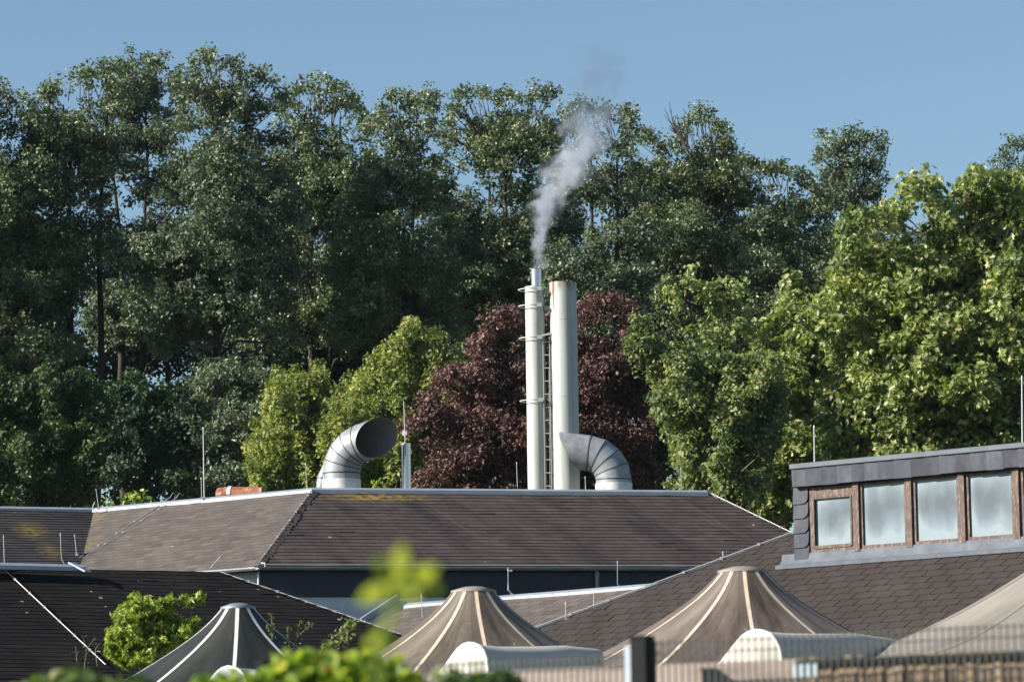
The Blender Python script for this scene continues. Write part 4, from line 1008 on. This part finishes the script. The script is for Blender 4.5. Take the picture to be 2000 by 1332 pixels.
FG = 3.5      # forest floor height behind the hall
SKYGAPS = [(172, 520, 10, 50), (268, 480, 12, 40), (160, 640, 12, 30), (120, 610, 12, 25), (235, 690, 14, 18), (335, 300, 10, 20), (355, 160, 6, 14), (700, 230, 10, 22), (905, 365, 22, 40), (835, 470, 14, 34),
           (640, 500, 10, 22), (770, 420, 10, 22), (1115, 240, 6, 25), (1255, 300, 12, 12), (1150, 500, 12, 24), (1300, 480, 12, 20), (1100, 460, 8, 18), (1440, 470, 16, 12), (1560, 480, 14, 30), (1590, 430, 8, 20),
           (490, 420, 8, 18), (560, 330, 8, 16), (215, 330, 8, 24), (300, 420, 10, 20), (940, 470, 10, 22), (1000, 400, 6, 14), (1210, 420, 9, 12), (90, 400, 8, 20), (420, 620, 8, 14)]
SKYGAPS = [(a, b, c * .75, d * .7) for a, b, c, d in SKYGAPS]
forest = [
 ('tall alder cut off by the left edge, its crown nearly black', -120, 112.5, [(-560, 260), (-440, 120), (-300, 90), (-160, 130), (-60, 150), (0, 165), (22, 182), (45, 215), (60, 330), (70, 480), (60, 700), (-60, 900), (-560, 900)], m_alder, 1),  # crown extended out of view to the left so that it shades the wood
 ('broad alder with the rounded second hump from the left', 172, 114, [(52, 215), (70, 185), (95, 165), (140, 148), (185, 130), (215, 135), (225, 200), (230, 330), (205, 430), (160, 520), (190, 700), (20, 700), (45, 420)], m_alder, 2),
 ('tall dark alder with a flat bushy top above the two bare trunks', 262, 123, [(205, 130), (232, 112), (262, 112), (300, 118), (338, 128), (348, 170), (330, 240), (345, 330), (330, 450), (350, 700), (190, 700), (210, 420), (195, 260)], m_alder_b, 3),
 ('tallest alder with a pale grey green lit side left of the centre', 425, 112.5, [(352, 150), (370, 118), (405, 106), (450, 110), (470, 140), (500, 130), (535, 150), (550, 190), (545, 300), (560, 420), (530, 560), (560, 700), (330, 700), (300, 600), (240, 440), (300, 330), (330, 230)], m_alder_b, 4),
 ('alder with a domed yellowish top between the tallest tree and the notch of sky', 625, 121, [(548, 200), (560, 165), (590, 153), (630, 152), (665, 165), (690, 178), (702, 215), (715, 300), (700, 440), (730, 700), (520, 700), (530, 480), (545, 330)], m_alder, 5),
 ('alder with two pointed tips leaning right beside the notch of sky', 805, 115, [(700, 260), (735, 225), (760, 190), (790, 175), (805, 195), (830, 172), (848, 168), (842, 215), (835, 260), (860, 320), (850, 450), (890, 700), (690, 700), (690, 420)], m_alder, 6),
 ('broad alder directly left of the smoke', 985, 124, [(860, 250), (878, 235), (888, 172), (910, 182), (945, 178), (990, 180), (1035, 185), (1065, 172), (1090, 195), (1105, 240), (1100, 330), (1110, 450), (1090, 700), (860, 700), (880, 430), (865, 320)], m_alder, 7),
 ('alder behind the smoke with a spreading ragged top', 1175, 113, [(1108, 250), (1115, 205), (1145, 198), (1180, 208), (1205, 205), (1240, 218), (1228, 250), (1215, 290), (1260, 330), (1265, 450), (1240, 700), (1080, 700), (1090, 430)], m_alder_b, 8),
 ('bright topped alder with bare twigs beside its leafy tip', 1375, 121, [(1232, 270), (1265, 255), (1300, 275), (1330, 280), (1340, 225), (1375, 212), (1405, 235), (1440, 280), (1420, 300), (1470, 330), (1500, 420), (1480, 700), (1230, 700), (1245, 430), (1220, 320)], m_alder, 9),
 ('lower rounded alder right of the bright topped one', 1530, 114.5, [(1440, 320), (1480, 308), (1530, 322), (1580, 345), (1610, 400), (1630, 520), (1640, 720), (1440, 720), (1450, 450)], m_alder, 10),
 ('separate pointed alder standing up against the sky above the maple', 1665, 119, [(1592, 300), (1610, 265), (1635, 268), (1662, 246), (1682, 262), (1720, 268), (1712, 300), (1722, 350), (1740, 400), (1730, 470), (1760, 700), (1560, 720), (1590, 500), (1600, 380)], m_alder_b, 11),
 ('far dark alder at the right edge looking over the maple', 1965, 127, [(1885, 380), (1885, 325), (1910, 322), (1935, 330), (1948, 300), (1975, 280), (1990, 265), (2030, 260), (2120, 300), (2120, 620), (1780, 620), (1800, 480)], m_alder_b, 12)]
for i, (lab, tx, D, poly, mt, sd_) in enumerate(forest):
    cx_ = sum(p[0] for p in poly) / len(poly); tp_ = min(p[1] for p in poly); poly = [(cx_ + (x - cx_) * (1 + .5 * min(1, max(0, (y - tp_ - 110) / 120))), y) for x, y in poly]
    area = (max(p[0] for p in poly) - min(p[0] for p in poly)) * (max(p[1] for p in poly) - min(p[1] for p in poly)) * .8 / (F / D) ** 2
    cl = fill(poly, D, 3.0, 1.15, int(area * 1.6), 40 + sd_, SKYGAPS, .35, .50, 3, .8, 16)
    # small tufts that break the outline
    rg = random.Random(sd_ + 300); top = [p for p in poly if p[1] < min(q[1] for q in poly) + 150]
    for (a, b) in zip(top, top[1:]):
        for _ in range(int(math.hypot(b[0] - a[0], b[1] - a[1]) / 9) + 1):
            t = rg.random(); x, y = a[0] + (b[0] - a[0]) * t, a[1] + (b[1] - a[1]) * t
            p = P(x + rg.uniform(-6, 6), y + rg.uniform(-3, 22), D + rg.uniform(-1.5, 1.5)); cl.append((p.x, p.y, p.z, rg.uniform(.14, .32)))
    tree('alder_tree', lab, 'tree', 'tall trees in a row behind the hall', tx, min(p[1] for p in poly), D, cl, mt, FG, .24, 6, 20, .15, (.122, .076), sd_, ntr=2 if sd_ in (2, 3, 5, 8) else 1, lean=0)
# bare twigs by the bright topped alder
tw = MB(); rg = random.Random(8); b0 = P(1345, 300, 117.5)
for k, (x, y) in enumerate(((1298, 212), (1310, 215), (1322, 222), (1335, 225), (1312, 250), (1345, 222))):
    a = lerp(b0, P(1328, 262, 117.5), rg.random()); e = P(x, y, 117.5 + rg.uniform(-.5, .5)); mid = lerp(a, e, .55) + Vector((rg.uniform(-.1, .1), 0, rg.uniform(-.08, .08)))
    limb(tw, [a, mid, e], .03, .008, 5)
    for _ in range(7):
        s_ = lerp(mid, e, rg.uniform(-.5, 1)); limb(tw, [s_, s_ + Vector((rg.uniform(-.3, .2), rg.uniform(-.2, .2), rg.uniform(.02, .3)))], .012, .005, 4)
limb(tw, [P(1352, 315, 117.5), b0, P(1325, 255, 117.5)], .03, .015, 6)
tag(tw.build('bare_branch', m_bark, None, b0), 'bare leafless branch sticking up into the sky beside the bright topped alder', 'branch')

backrow = [(-20, 330, 150), (130, 420, 130), (330, 330, 150), (480, 300, 120), (640, 310, 130), (790, 330, 130), (950, 300, 120), (1120, 290, 120), (1280, 320, 130), (1440, 350, 130), (1600, 400, 130), (1740, 450, 130)]
blabs = ['at the far left edge', 'below the two bare trunks', 'left of the centre clearing', 'below the tallest alder', 'above the left duct', 'above the yellow green shrub', 'left of the chimneys', 'right behind the chimneys', 'above the red tree', 'above the pale sapling', 'left of the maple top', 'behind the maple top']
for i, (x, y, w_) in enumerate(backrow):
    poly = [(x - w_, y + 60), (x - w_ * .5, y), (x + w_ * .4, y - 10), (x + w_, y + 50), (x + w_, 1010), (x - w_, 1010)]
    cl = fill(poly, 135 + i % 3 * 2, 3, 1.35, 52, 90 + i, [(g[0], g[1], g[2] * 1.1, g[3] * 1.1) for g in SKYGAPS], .4, .45, 6, 1.2, 20)
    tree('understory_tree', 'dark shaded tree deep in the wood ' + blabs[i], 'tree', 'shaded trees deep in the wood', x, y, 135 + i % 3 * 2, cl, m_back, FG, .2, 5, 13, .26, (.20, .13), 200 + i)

T = [
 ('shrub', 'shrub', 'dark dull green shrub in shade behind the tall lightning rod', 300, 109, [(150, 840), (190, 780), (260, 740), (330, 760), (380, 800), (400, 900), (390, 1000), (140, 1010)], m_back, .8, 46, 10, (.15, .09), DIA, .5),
 ('leafy_shrub', 'shrub', 'dark green shrub with few lit yellow leaves at the far left edge', 80, 101, [(-60, 770), (0, 745), (60, 760), (110, 745), (160, 750), (195, 790), (185, 860), (165, 900), (180, 960), (170, 1010), (-60, 1010)], m_dimleaf, .62, 62, 13, (.13, .08), DIA, .6),
 ('willow_shrub', 'shrub', 'grey green domed shrub between the tall rod and the yellow green shrubs', 450, 109, [(360, 820), (370, 760), (400, 722), (450, 712), (510, 725), (560, 760), (580, 830), (570, 990), (370, 1000)], m_alder_b, .75, 75, 12, (.15, .065), DIA, .5),
 ('hornbeam', 'shrub', 'yellow green shrub with upright tips left of the left duct', 590, 106, [(500, 960), (505, 880), (540, 840), (535, 780), (560, 748), (580, 790), (612, 745), (632, 775), (680, 800), (700, 850), (700, 980), (500, 985)], m_yel, .60, 95, 14, (.125, .078), DIA, .6),
 ('hornbeam', 'shrub', 'brightest yellow green shrub with tall pointed tips above the left duct', 780, 103.5, [(660, 900), (680, 800), (712, 775), (735, 720), (770, 690), (800, 655), (825, 675), (850, 680), (858, 730), (880, 720), (875, 780), (850, 860), (850, 985), (660, 985)], m_yel, .60, 110, 14, (.125, .078), DIA, .6),
 ('copper_beech', 'tree', 'dark red copper beech spreading behind both chimneys', 1085, 97.5, [(800, 960), (812, 900), (790, 835), (845, 805), (840, 765), (890, 722), (925, 735), (945, 690), (925, 665), (960, 655), (955, 625), (1000, 606), (1040, 630), (1100, 650), (1140, 606), (1165, 584), (1205, 584), (1235, 620), (1225, 660), (1290, 665), (1315, 690), (1275, 730), (1300, 775), (1250, 830), (1270, 870), (1290, 940), (1260, 990), (800, 990)], m_beech, .62, 330, 12, (.108, .070), DIA, .5),
 ('hazel', 'shrub', 'olive green hazel between the red tree and the maple', 1385, 93, [(1235, 668), (1250, 652), (1280, 690), (1320, 705), (1350, 700), (1400, 725), (1450, 715), (1500, 720), (1510, 800), (1480, 1010), (1310, 1000), (1320, 900), (1300, 820), (1300, 750)], m_haz, .62, 200, 14, (.12, .085), OVAL, .6),
]
for i, (nm, ct, lab, tx, D, poly, mt, rc, n, ns, lf, shp, dr) in enumerate(T):
    cl = fill(poly, D, 2.6, rc * (.8 if nm == 'hazel' else .95 if nm == 'hornbeam' else 1.1), int(n * (.42 if nm == 'hornbeam' else .75 if nm in ('hazel', 'leafy_shrub') else .72)), 500 + i, (), .45, .45, 5 if n > 90 else 2, .7, 42 if n > 60 else 25)
    rg = random.Random(600 + i); top = [p for p in poly if p[1] < 900]
    for (a, b) in zip(top, top[1:]):
        for _ in range(int(math.hypot(b[0] - a[0], b[1] - a[1]) / 11) + 1):
            t = rg.random(); p = P(a[0] + (b[0] - a[0]) * t + rg.uniform(-8, 8), a[1] + (b[1] - a[1]) * t + rg.uniform(-8, 22), D + rg.uniform(-1.5, .5)); cl.append((p.x, p.y, p.z, rg.uniform(.14, .34)))
    if nm in ('hornbeam', 'hazel', 'leafy_shrub'):      # long leafy rods all through the crown
        q = 0
        while q < (90 if nm == 'hornbeam' else 50):
            x, y = rg.uniform(min(p[0] for p in poly), max(p[0] for p in poly)), rg.uniform(min(p[1] for p in poly), 960)
            if not inside(poly, x, y): continue
            q += 1; dd = D + rg.uniform(-2.4, .8); lx = (x - tx) * .22 + rg.uniform(-14, 14); hh_ = rg.uniform(30, 85) * (1 if nm == 'hornbeam' else .7)
            for k in range(6): p = P(x + lx * k / 5, y + 12 - hh_ * k / 5, dd); cl.append((p.x, p.y, p.z, .22 - .027 * k))
    if nm in ('hornbeam', 'copper_beech', 'hazel', 'leafy_shrub'):      # upright shoots that fray the outline
        for (a, b) in zip(top, top[1:]):
            for _ in range(int(math.hypot(b[0] - a[0], b[1] - a[1]) / (16 if nm == 'hornbeam' else 30)) + 1):
                t = rg.random(); x, y = a[0] + (b[0] - a[0]) * t, a[1] + (b[1] - a[1]) * t; dd = D + rg.uniform(-1.5, .5); lx = rg.uniform(-9, 9); hh_ = rg.uniform(15, 42) * (.4 if nm == 'copper_beech' else 1)
                for k in range(4):
                    p = P(x + lx * k / 3, y + 8 - hh_ * k / 3, dd); cl.append((p.x, p.y, p.z, .17 - .035 * k))
    tree(nm, lab, ct, None, tx, min(p[1] for p in poly), D, cl, mt, FG - .5, .14, 5, 17, .15, (lf[0] * 1.02, lf[1] * 1.02), 700 + i, shp, m_twig if nm in ('hazel', 'hornbeam') else None, up=.35, droop=dr, flat=.6 if nm == 'copper_beech' else .8, kx=13, rx=.42)
# pale sapling with visible thin stem
cl = []; rg = random.Random(31)
for (x, y) in ((1345, 545), (1360, 540), (1375, 555), (1390, 560), (1310, 580), (1325, 575), (1400, 570), (1415, 590), (1430, 555), (1440, 560), (1450, 570), (1398, 600), (1380, 625), (1460, 620), (1470, 640), (1445, 630), (1370, 650), (1390, 655), (1405, 640), (1440, 655), (1485, 655), (1420, 690), (1405, 700), (1400, 730), (1440, 700), (1425, 720), (1440, 750), (1395, 755)):
    p = P(x, y + 4, 98 + rg.uniform(-.8, .8)); cl.append((p.x, p.y, p.z, rg.uniform(.2, .36)))
tree('sapling', 'slender pale sapling with a thin light stem rising above the hazel', 'tree', None, 1432, 540, 98, cl, m_sap, FG, .055, 6, 16, .12, (.14, .10), 77, OVAL, m_twig, lean=-6)
# maples: large lobed leaves
mp = [(1500, 1030), (1440, 985), (1425, 930), (1440, 860), (1465, 800), (1455, 740), (1480, 690), (1500, 640), (1525, 620), (1530, 580), (1558, 532), (1590, 570), (1600, 620), (1640, 700), (1640, 1030)]
cl = fill(mp, 104, 2.2, .70, 130, 801, (), .4, .45, 4, .7, 22)
for q in ((1556, 545, .2), (1548, 565, .28), (1566, 570, .26), (1535, 600, .3), (1590, 590, .25), (1500, 640, .25), (1480, 670, .2), (1468, 700, .2), (1520, 625, .25)):
    p = P(q[0], q[1], 104); cl.append((p.x, p.y, p.z, q[2]))
tree('maple_tree', 'smaller lime green maple with a pointed tip left of the large maple', 'tree', 'lime green maples behind the dormer', 1560, 560, 104, cl, m_maple, FG - 1, .12, 5, 15, .17, (.135, .09), 802, STAR, m_twig, up=.3, kx=12)
mp = [(1600, 1000), (1600, 800), (1590, 640), (1612, 600), (1640, 590), (1642, 520), (1665, 490), (1662, 440), (1690, 425), (1722, 400), (1745, 425), (1760, 380), (1785, 352), (1820, 362), (1830, 395), (1842, 430), (1862, 400), (1890, 372), (1905, 335), (1930, 345), (1960, 350), (2000, 345), (2120, 380), (2180, 560), (2180, 980)]
cl = fill(mp, 99, 3.6, .85, 330, 803, [(1800, 470, 12, 26), (1840, 520, 8, 12)], .45, .42, 8, .8, 34)
rg = random.Random(55); top = mp[2:22]
for (a, b) in zip(top, top[1:]):
    for _ in range(int(math.hypot(b[0] - a[0], b[1] - a[1]) / 14) + 1):
        t = rg.random(); p = P(a[0] + (b[0] - a[0]) * t + rg.uniform(-8, 8), a[1] + (b[1] - a[1]) * t + rg.uniform(-4, 20), 98 + rg.uniform(-1.5, 1)); cl.append((p.x, p.y, p.z, rg.uniform(.15, .4)))
tree('maple_tree', 'large lime green maple filling the right side above the dormer', 'tree', 'lime green maples behind the dormer', 1890, 345, 98, cl, m_maple, FG - 1, 0.22, 5, 16, .19, (.140, .092), 804, STAR, m_twig, up=.3, kx=12)

# small things growing near the ridge
def sprig_plant(name, label, cat, stems, D, mat, lf, n, sub_r, seed, shape=DIA, gz=2.0, bark=None, blur=None, group=None, r=.01, up=.2, off=.0):
    rg = random.Random(seed); nr = np.random.default_rng(seed)
    b = P(stems[0][0][0], stems[0][0][1], D); root = thing(name, label, cat, Vector((b.x, b.y, gz)), group)
    mb = MB(); pos = []
    for st in stems:
        pts = [P(x, y, D + rg.uniform(-off, off)) for x, y in st]
        if st is stems[0]: pts = [Vector((pts[0].x, pts[0].y, gz))] + pts
        limb(mb, pts, r, r * .35, 5)
        pts = pts[1:] if st is stems[0] else pts
        for _ in range(n):
            t = rg.random() ** .8 * (len(pts) - 1); i = int(min(len(pts) - 2, t)); q = lerp(pts[i], pts[i + 1], t - i)
            pos.append(tuple(q + Vector([rg.gauss(0, sub_r) for _ in range(3)])))
    mb.build('stem', bark or m_twig, root)
    pos = np.array(pos); N = len(pos)
    sc_ = nr.uniform(.7, 1.2, N)
    leaf_obj('foliage', pos, nr.normal(size=(N, 3)) * .8 + np.array([-.2, -.3, up]), nr.normal(size=(N, 3)), lf[0] * sc_, lf[1] * sc_, nr.uniform(0, 1, N), mat, root, shape)
    return root
sprig_plant('young_shoot', 'small bright leafy shoot below the mouth of the left duct', 'plant', [[(755, 960), (757, 930), (758, 912)], [(752, 955), (742, 938)], [(758, 955), (768, 936)], [(735, 958), (728, 940)]], 90, m_bush, (.14, .06), 22, .05, 11, DIA, 3)
sprig_plant('young_shoot', 'short bright green shoots rising over the left slope ridge', 'plant', [[(240, 1000), (245, 975), (250, 965)], [(262, 998), (270, 972), (275, 962)], [(285, 995), (295, 978)], [(215, 1000), (212, 985)]], 93, m_bush, (.15, .09), 30, .09, 12, OVAL, 3)
# lime bush on the left
cl = []; rg = random.Random(71); mp = [(205, 1270), (215, 1215), (235, 1185), (255, 1172), (275, 1168), (300, 1180), (330, 1172), (345, 1190), (342, 1215), (365, 1212), (398, 1215), (388, 1240), (360, 1258), (320, 1275), (285, 1300), (240, 1305)]
cl = fill(mp, 55, .75, .17, 95, 72, (), .35, .5)
for q in ((352, 1172, .06), (365, 1170, .08), (378, 1172, .07), (392, 1170, .06), (370, 1182, .06), (262, 1172, .08), (290, 1172, .08), (330, 1172, .07)):
    p = P(q[0], q[1], 55); cl.append((p.x, p.y, p.z, q[2]))
tree('lime_bush', 'lime green feathery bush in front of the nearly black roof', 'bush', None, 285, 1190, 55, cl, m_bush, GZ, .035, 8, 17, .045, (.115, .034), 73, DIA, m_twig, up=.2, droop=.9, flat=1)
sprig_plant('rose_sprig', 'thin upright sprig with reddish tips right of the dark tent', 'plant', [[(533, 1262), (532, 1225), (530, 1198)], [(533, 1240), (528, 1225)]], 49.5, m_vine_d, (.05, .032), 30, .022, 21, OVAL, GZ)
sprig_plant('rose_sprig', 'branching sprig with pink tips between the dark and the beige tent', 'plant', [[(575, 1262), (582, 1235), (586, 1212)], [(565, 1262), (562, 1235), (563, 1218)], [(580, 1245), (600, 1225), (612, 1218)]], 49.6, m_vine_d, (.05, .032), 24, .025, 22, OVAL, GZ)
sprig_plant('rose_sprig', 'arching leafy twig pointing right above the blurred hedge', 'plant', [[(625, 1272), (650, 1245), (675, 1225), (695, 1212)], [(640, 1262), (670, 1252), (685, 1240)], [(660, 1240), (690, 1222), (680, 1212)]], 49.4, m_haz, (.065, .042), 55, .035, 23, OVAL, GZ)
sprig_plant('dry_weed', 'thin dry weed stalks at the foot of the nearly black roof', 'plant', [[(165, 1300), (170, 1265), (160, 1240)], [(150, 1290), (148, 1262)], [(190, 1300), (186, 1268), (195, 1255)], [(168, 1270), (185, 1245)]], 62, m_vine_d, (.04, .02), 12, .05, 24, OVAL, GZ)

# foreground foliage, out of focus
def vine(label, poly, D, n, rc, mat, seed, lf=(.044, .036), nsub=8, nleaf=6, cat='plant', name='climbing_plant'):
    cl = fill([(x, y + 18) for x, y in poly], D, .22, rc, n, seed, (), .4, .4)
    rg = random.Random(seed); root = thing(name, label, cat, Vector((cl[0][0], D, GZ)), 'blurred plants climbing on the near fence')
    mb = MB()
    for c in cl[::3]:
        b = Vector((c[0] + rg.uniform(-.1, .1), D, GZ)); limb(mb, [b, lerp(b, Vector(c[:3]), .5) + Vector((rg.uniform(-.05, .05), 0, 0)), Vector(c[:3])], .005, .003, 5)
    mb.build('stem', m_twig, root)
    leaf_obj('foliage', *cloud(cl, nsub, nleaf, .028, lf[0], lf[1], seed, up=.4, shell=.2, flat=.7), mat, root, OVAL)
vine('blurred yellow green climbing plant in the bottom centre left', [(505, 1400), (515, 1300), (535, 1275), (580, 1268), (640, 1278), (680, 1262), (740, 1268), (790, 1285), (820, 1320), (830, 1400)], 11.0, 90, .058, m_vine, 31)
vine('blurred reddish green leaf tips along the bottom left edge', [(30, 1400), (40, 1320), (75, 1310), (110, 1308), (150, 1300), (185, 1318), (215, 1300), (250, 1315), (295, 1308), (310, 1340), (310, 1400)], 10.8, 46, .040, m_vine_d, 32)
vine('blurred grey green foliage at the bottom between the climbing plant and the dark post', [(810, 1400), (830, 1318), (870, 1300), (930, 1292), (1000, 1300), (1020, 1340), (1030, 1400)], 11.2, 30, .048, m_vine_d, 33)
vine('blurred green leaves below the dark tent', [(350, 1400), (370, 1322), (420, 1310), (470, 1300), (500, 1320), (505, 1400)], 10.9, 16, .040, m_vine, 34)
# very near lobed leaf, strongly blurred
BD = 4.4; q = P(780, 1138, BD); root = thing('leaf_sprig', 'very blurred lime green lobed leaf hanging in front of the hall roof', 'leaf', Vector((q.x, q.y, GZ)))
mb = MB(); limb(mb, [Vector((P(742, 1300, BD).x, BD, GZ)), P(742, 1300, BD), P(745, 1240, BD), P(770, 1180, BD), q, P(820, 1140, BD), P(850, 1148, BD)], .0040, .0016, 6); mb.build('stem', m_bush, root)
STAR2 = [(0, -.1), (.3, -.2), (.6, -.5), (.85, -.3), (.5, .05), (.95, .2), (1.1, .5), (.42, .42), (.35, .65), (.25, 1.05), (-.05, 1.2), (-.32, .7), (-.36, .46), (-.8, .75), (-.95, .5), (-.45, .2), (-1.15, -.35), (-.9, -.6), (-.3, -.2)]
def bigleaf(cx, cy, rpx, rot, tilt, nm='leaf', squash=1.0, narrow=False, D=BD):
    c = P(cx, cy, D); r = rpx * D / F; pts = []; shp = STAR2 if not narrow else OVAL
    mb = MB(); R_ = Matrix.Rotation(rot, 3, 'Y') @ Matrix.Rotation(tilt, 3, 'X')
    for x, y in shp: pts.append(c + R_ @ Vector((x * r * squash, .12 * r * abs(x), (y - .25 if not narrow else y * 1.6) * r)))
    n = len(pts); mb.add(pts + [p + Vector((0, .0006, 0)) for p in pts], [list(range(n)), list(range(n, 2 * n))[::-1]], False, None, .7); mb.build(nm, m_bigleaf, root)
[bigleaf(a, b, r, R(c), R(d), 'leaflet', w_, True) for a, b, r, c, d, w_ in ((783, 1092, 42, 4, -10, .95), (828, 1122, 42, 62, 12, .9), (744, 1104, 30, -42, 15, .9), (728, 1160, 44, -118, -12, .85), (782, 1144, 40, 10, 0, 1.3), (800, 1160, 28, 110, 20, 1.0), (766, 1196, 30, 190, 20, .9))]
bigleaf(850, 1150, 20, R(-30), R(20), squash=1.2, narrow=True); bigleaf(735, 1158, 30, R(60), R(15), narrow=True); bigleaf(765, 1192, 24, R(14), R(30), narrow=True); bigleaf(790, 1205, 12, R(40), R(50), narrow=True); bigleaf(748, 1232, 26, R(-50), R(20), narrow=True); bigleaf(728, 1255, 24, R(60), R(30), narrow=True); bigleaf(762, 1262, 22, R(-20), R(20), narrow=True)

# ------------------------------------------------------------------ ground
gy = [(-400, -1.6), (40, -1.6), (70, -1.4), (92, 0), (100, 2.6), (108, FG - .1), (145, FG + 1.5), (200, FG + 2), (3000, FG + 3)]
xs_ = np.concatenate([[-3000, -400], np.linspace(-60, 60, 61), [400, 3000]]); vs = []; 
rgn = np.random.default_rng(3); ys_ = [-400, -50] + list(np.linspace(0, 200, 81)) + [3000]
for y in ys_:
    z = np.interp(y, [g[0] for g in gy], [g[1] for g in gy])
    for x in xs_: vs.append((x, y, z + (rgn.uniform(-.06, .06) if 20 < y < 200 else 0)))
nx = len(xs_); fs_ = [(j * nx + i, j * nx + i + 1, (j + 1) * nx + i + 1, (j + 1) * nx + i) for j in range(len(ys_) - 1) for i in range(nx - 1)]
mg, nt, bs = M('grass and leaf litter'); oc = coord(nt)
c = ramp(nt, noise(nt, oc, .35, 6, .65), [(.35, (.035, .045, .018)), (.55, (.05, .07, .022)), (.7, (.075, .065, .04))])
L(nt, mix(nt, .4, c, mix(nt, noise(nt, oc, 9, 4), (.4, .4, .4), (1.5, 1.5, 1.5)), 'MULTIPLY'), bs.inputs['Base Color']); bs.inputs['Roughness'].default_value = .95
gm = MB(); gm.add(vs, fs_); tag(gm.build('ground', mg), 'grassy ground rising to the wooded bank', None, None, 'structure')

# ------------------------------------------------------------------ air
mh = bpy.data.materials.new('thin haze'); mh.use_nodes = True; nt = mh.node_tree
for x in list(nt.nodes): nt.nodes.remove(x)
out = nd(nt, 'ShaderNodeOutputMaterial'); pv = nd(nt, 'ShaderNodeVolumePrincipled')
pv.inputs['Color'].default_value = (.62, .80, 1, 1); pv.inputs['Density'].default_value = .00005; pv.inputs['Anisotropy'].default_value = .0
L(nt, pv.outputs[0], out.inputs['Volume'])
hz = MB(); hz.box((0, 1300, 14), (3050, 0, 0), (0, 1750, 0), (0, 0, 18)); tag(hz.build('haze', mh), 'thin morning haze in the air', None, None, 'stuff')
# ------------------------------------------------------------------ camera, light, sky
cam = bpy.data.cameras.new('camera'); co = bpy.data.objects.new('camera', cam); COL.objects.link(co)
co.matrix_world = CAM.to_4x4(); cam.sensor_width = 36; cam.lens = F / 2000 * 36
cam.clip_start = .5; cam.clip_end = 8000
cam.dof.use_dof = True; cam.dof.focus_distance = 88; cam.dof.aperture_fstop = 4.5; cam.dof.aperture_blades = 9
sc.camera = co
SUN_AZ, SUN_EL = R(-106), R(26)          # azimuth from +Y, clockwise positive
sd = Vector((math.sin(SUN_AZ) * math.cos(SUN_EL), math.cos(SUN_AZ) * math.cos(SUN_EL), math.sin(SUN_EL)))
sun = bpy.data.lights.new('sun', 'SUN'); sun.energy = 5.0; sun.angle = R(.53); sun.color = (1.0, .93, .82)
so = bpy.data.objects.new('sun', sun); COL.objects.link(so); so.rotation_euler = sd.to_track_quat('Z', 'Y').to_euler(); so.location = sd * 50
w = bpy.data.worlds.new('World'); sc.world = w; w.use_nodes = True; nt = w.node_tree
sky = nt.nodes.new('ShaderNodeTexSky'); sky.sky_type = 'NISHITA'; sky.sun_disc = False
sky.sun_elevation = SUN_EL; sky.sun_rotation = SUN_AZ
sky.air_density = 1.15; sky.dust_density = .15; sky.ozone_density = 3.5
bg = nt.nodes['Background']; L(nt, sky.outputs[0], bg.inputs[0]); bg.inputs[1].default_value = .058
sc.view_settings.view_transform = 'Standard'; sc.view_settings.look = 'None'; sc.view_settings.exposure = 1.15; sc.view_settings.gamma = 1
sc.cycles.max_bounces = 6; sc.cycles.diffuse_bounces = 3; sc.cycles.glossy_bounces = 2; sc.cycles.transmission_bounces = 4
sc.cycles.volume_bounces = 1; sc.cycles.transparent_max_bounces = 8
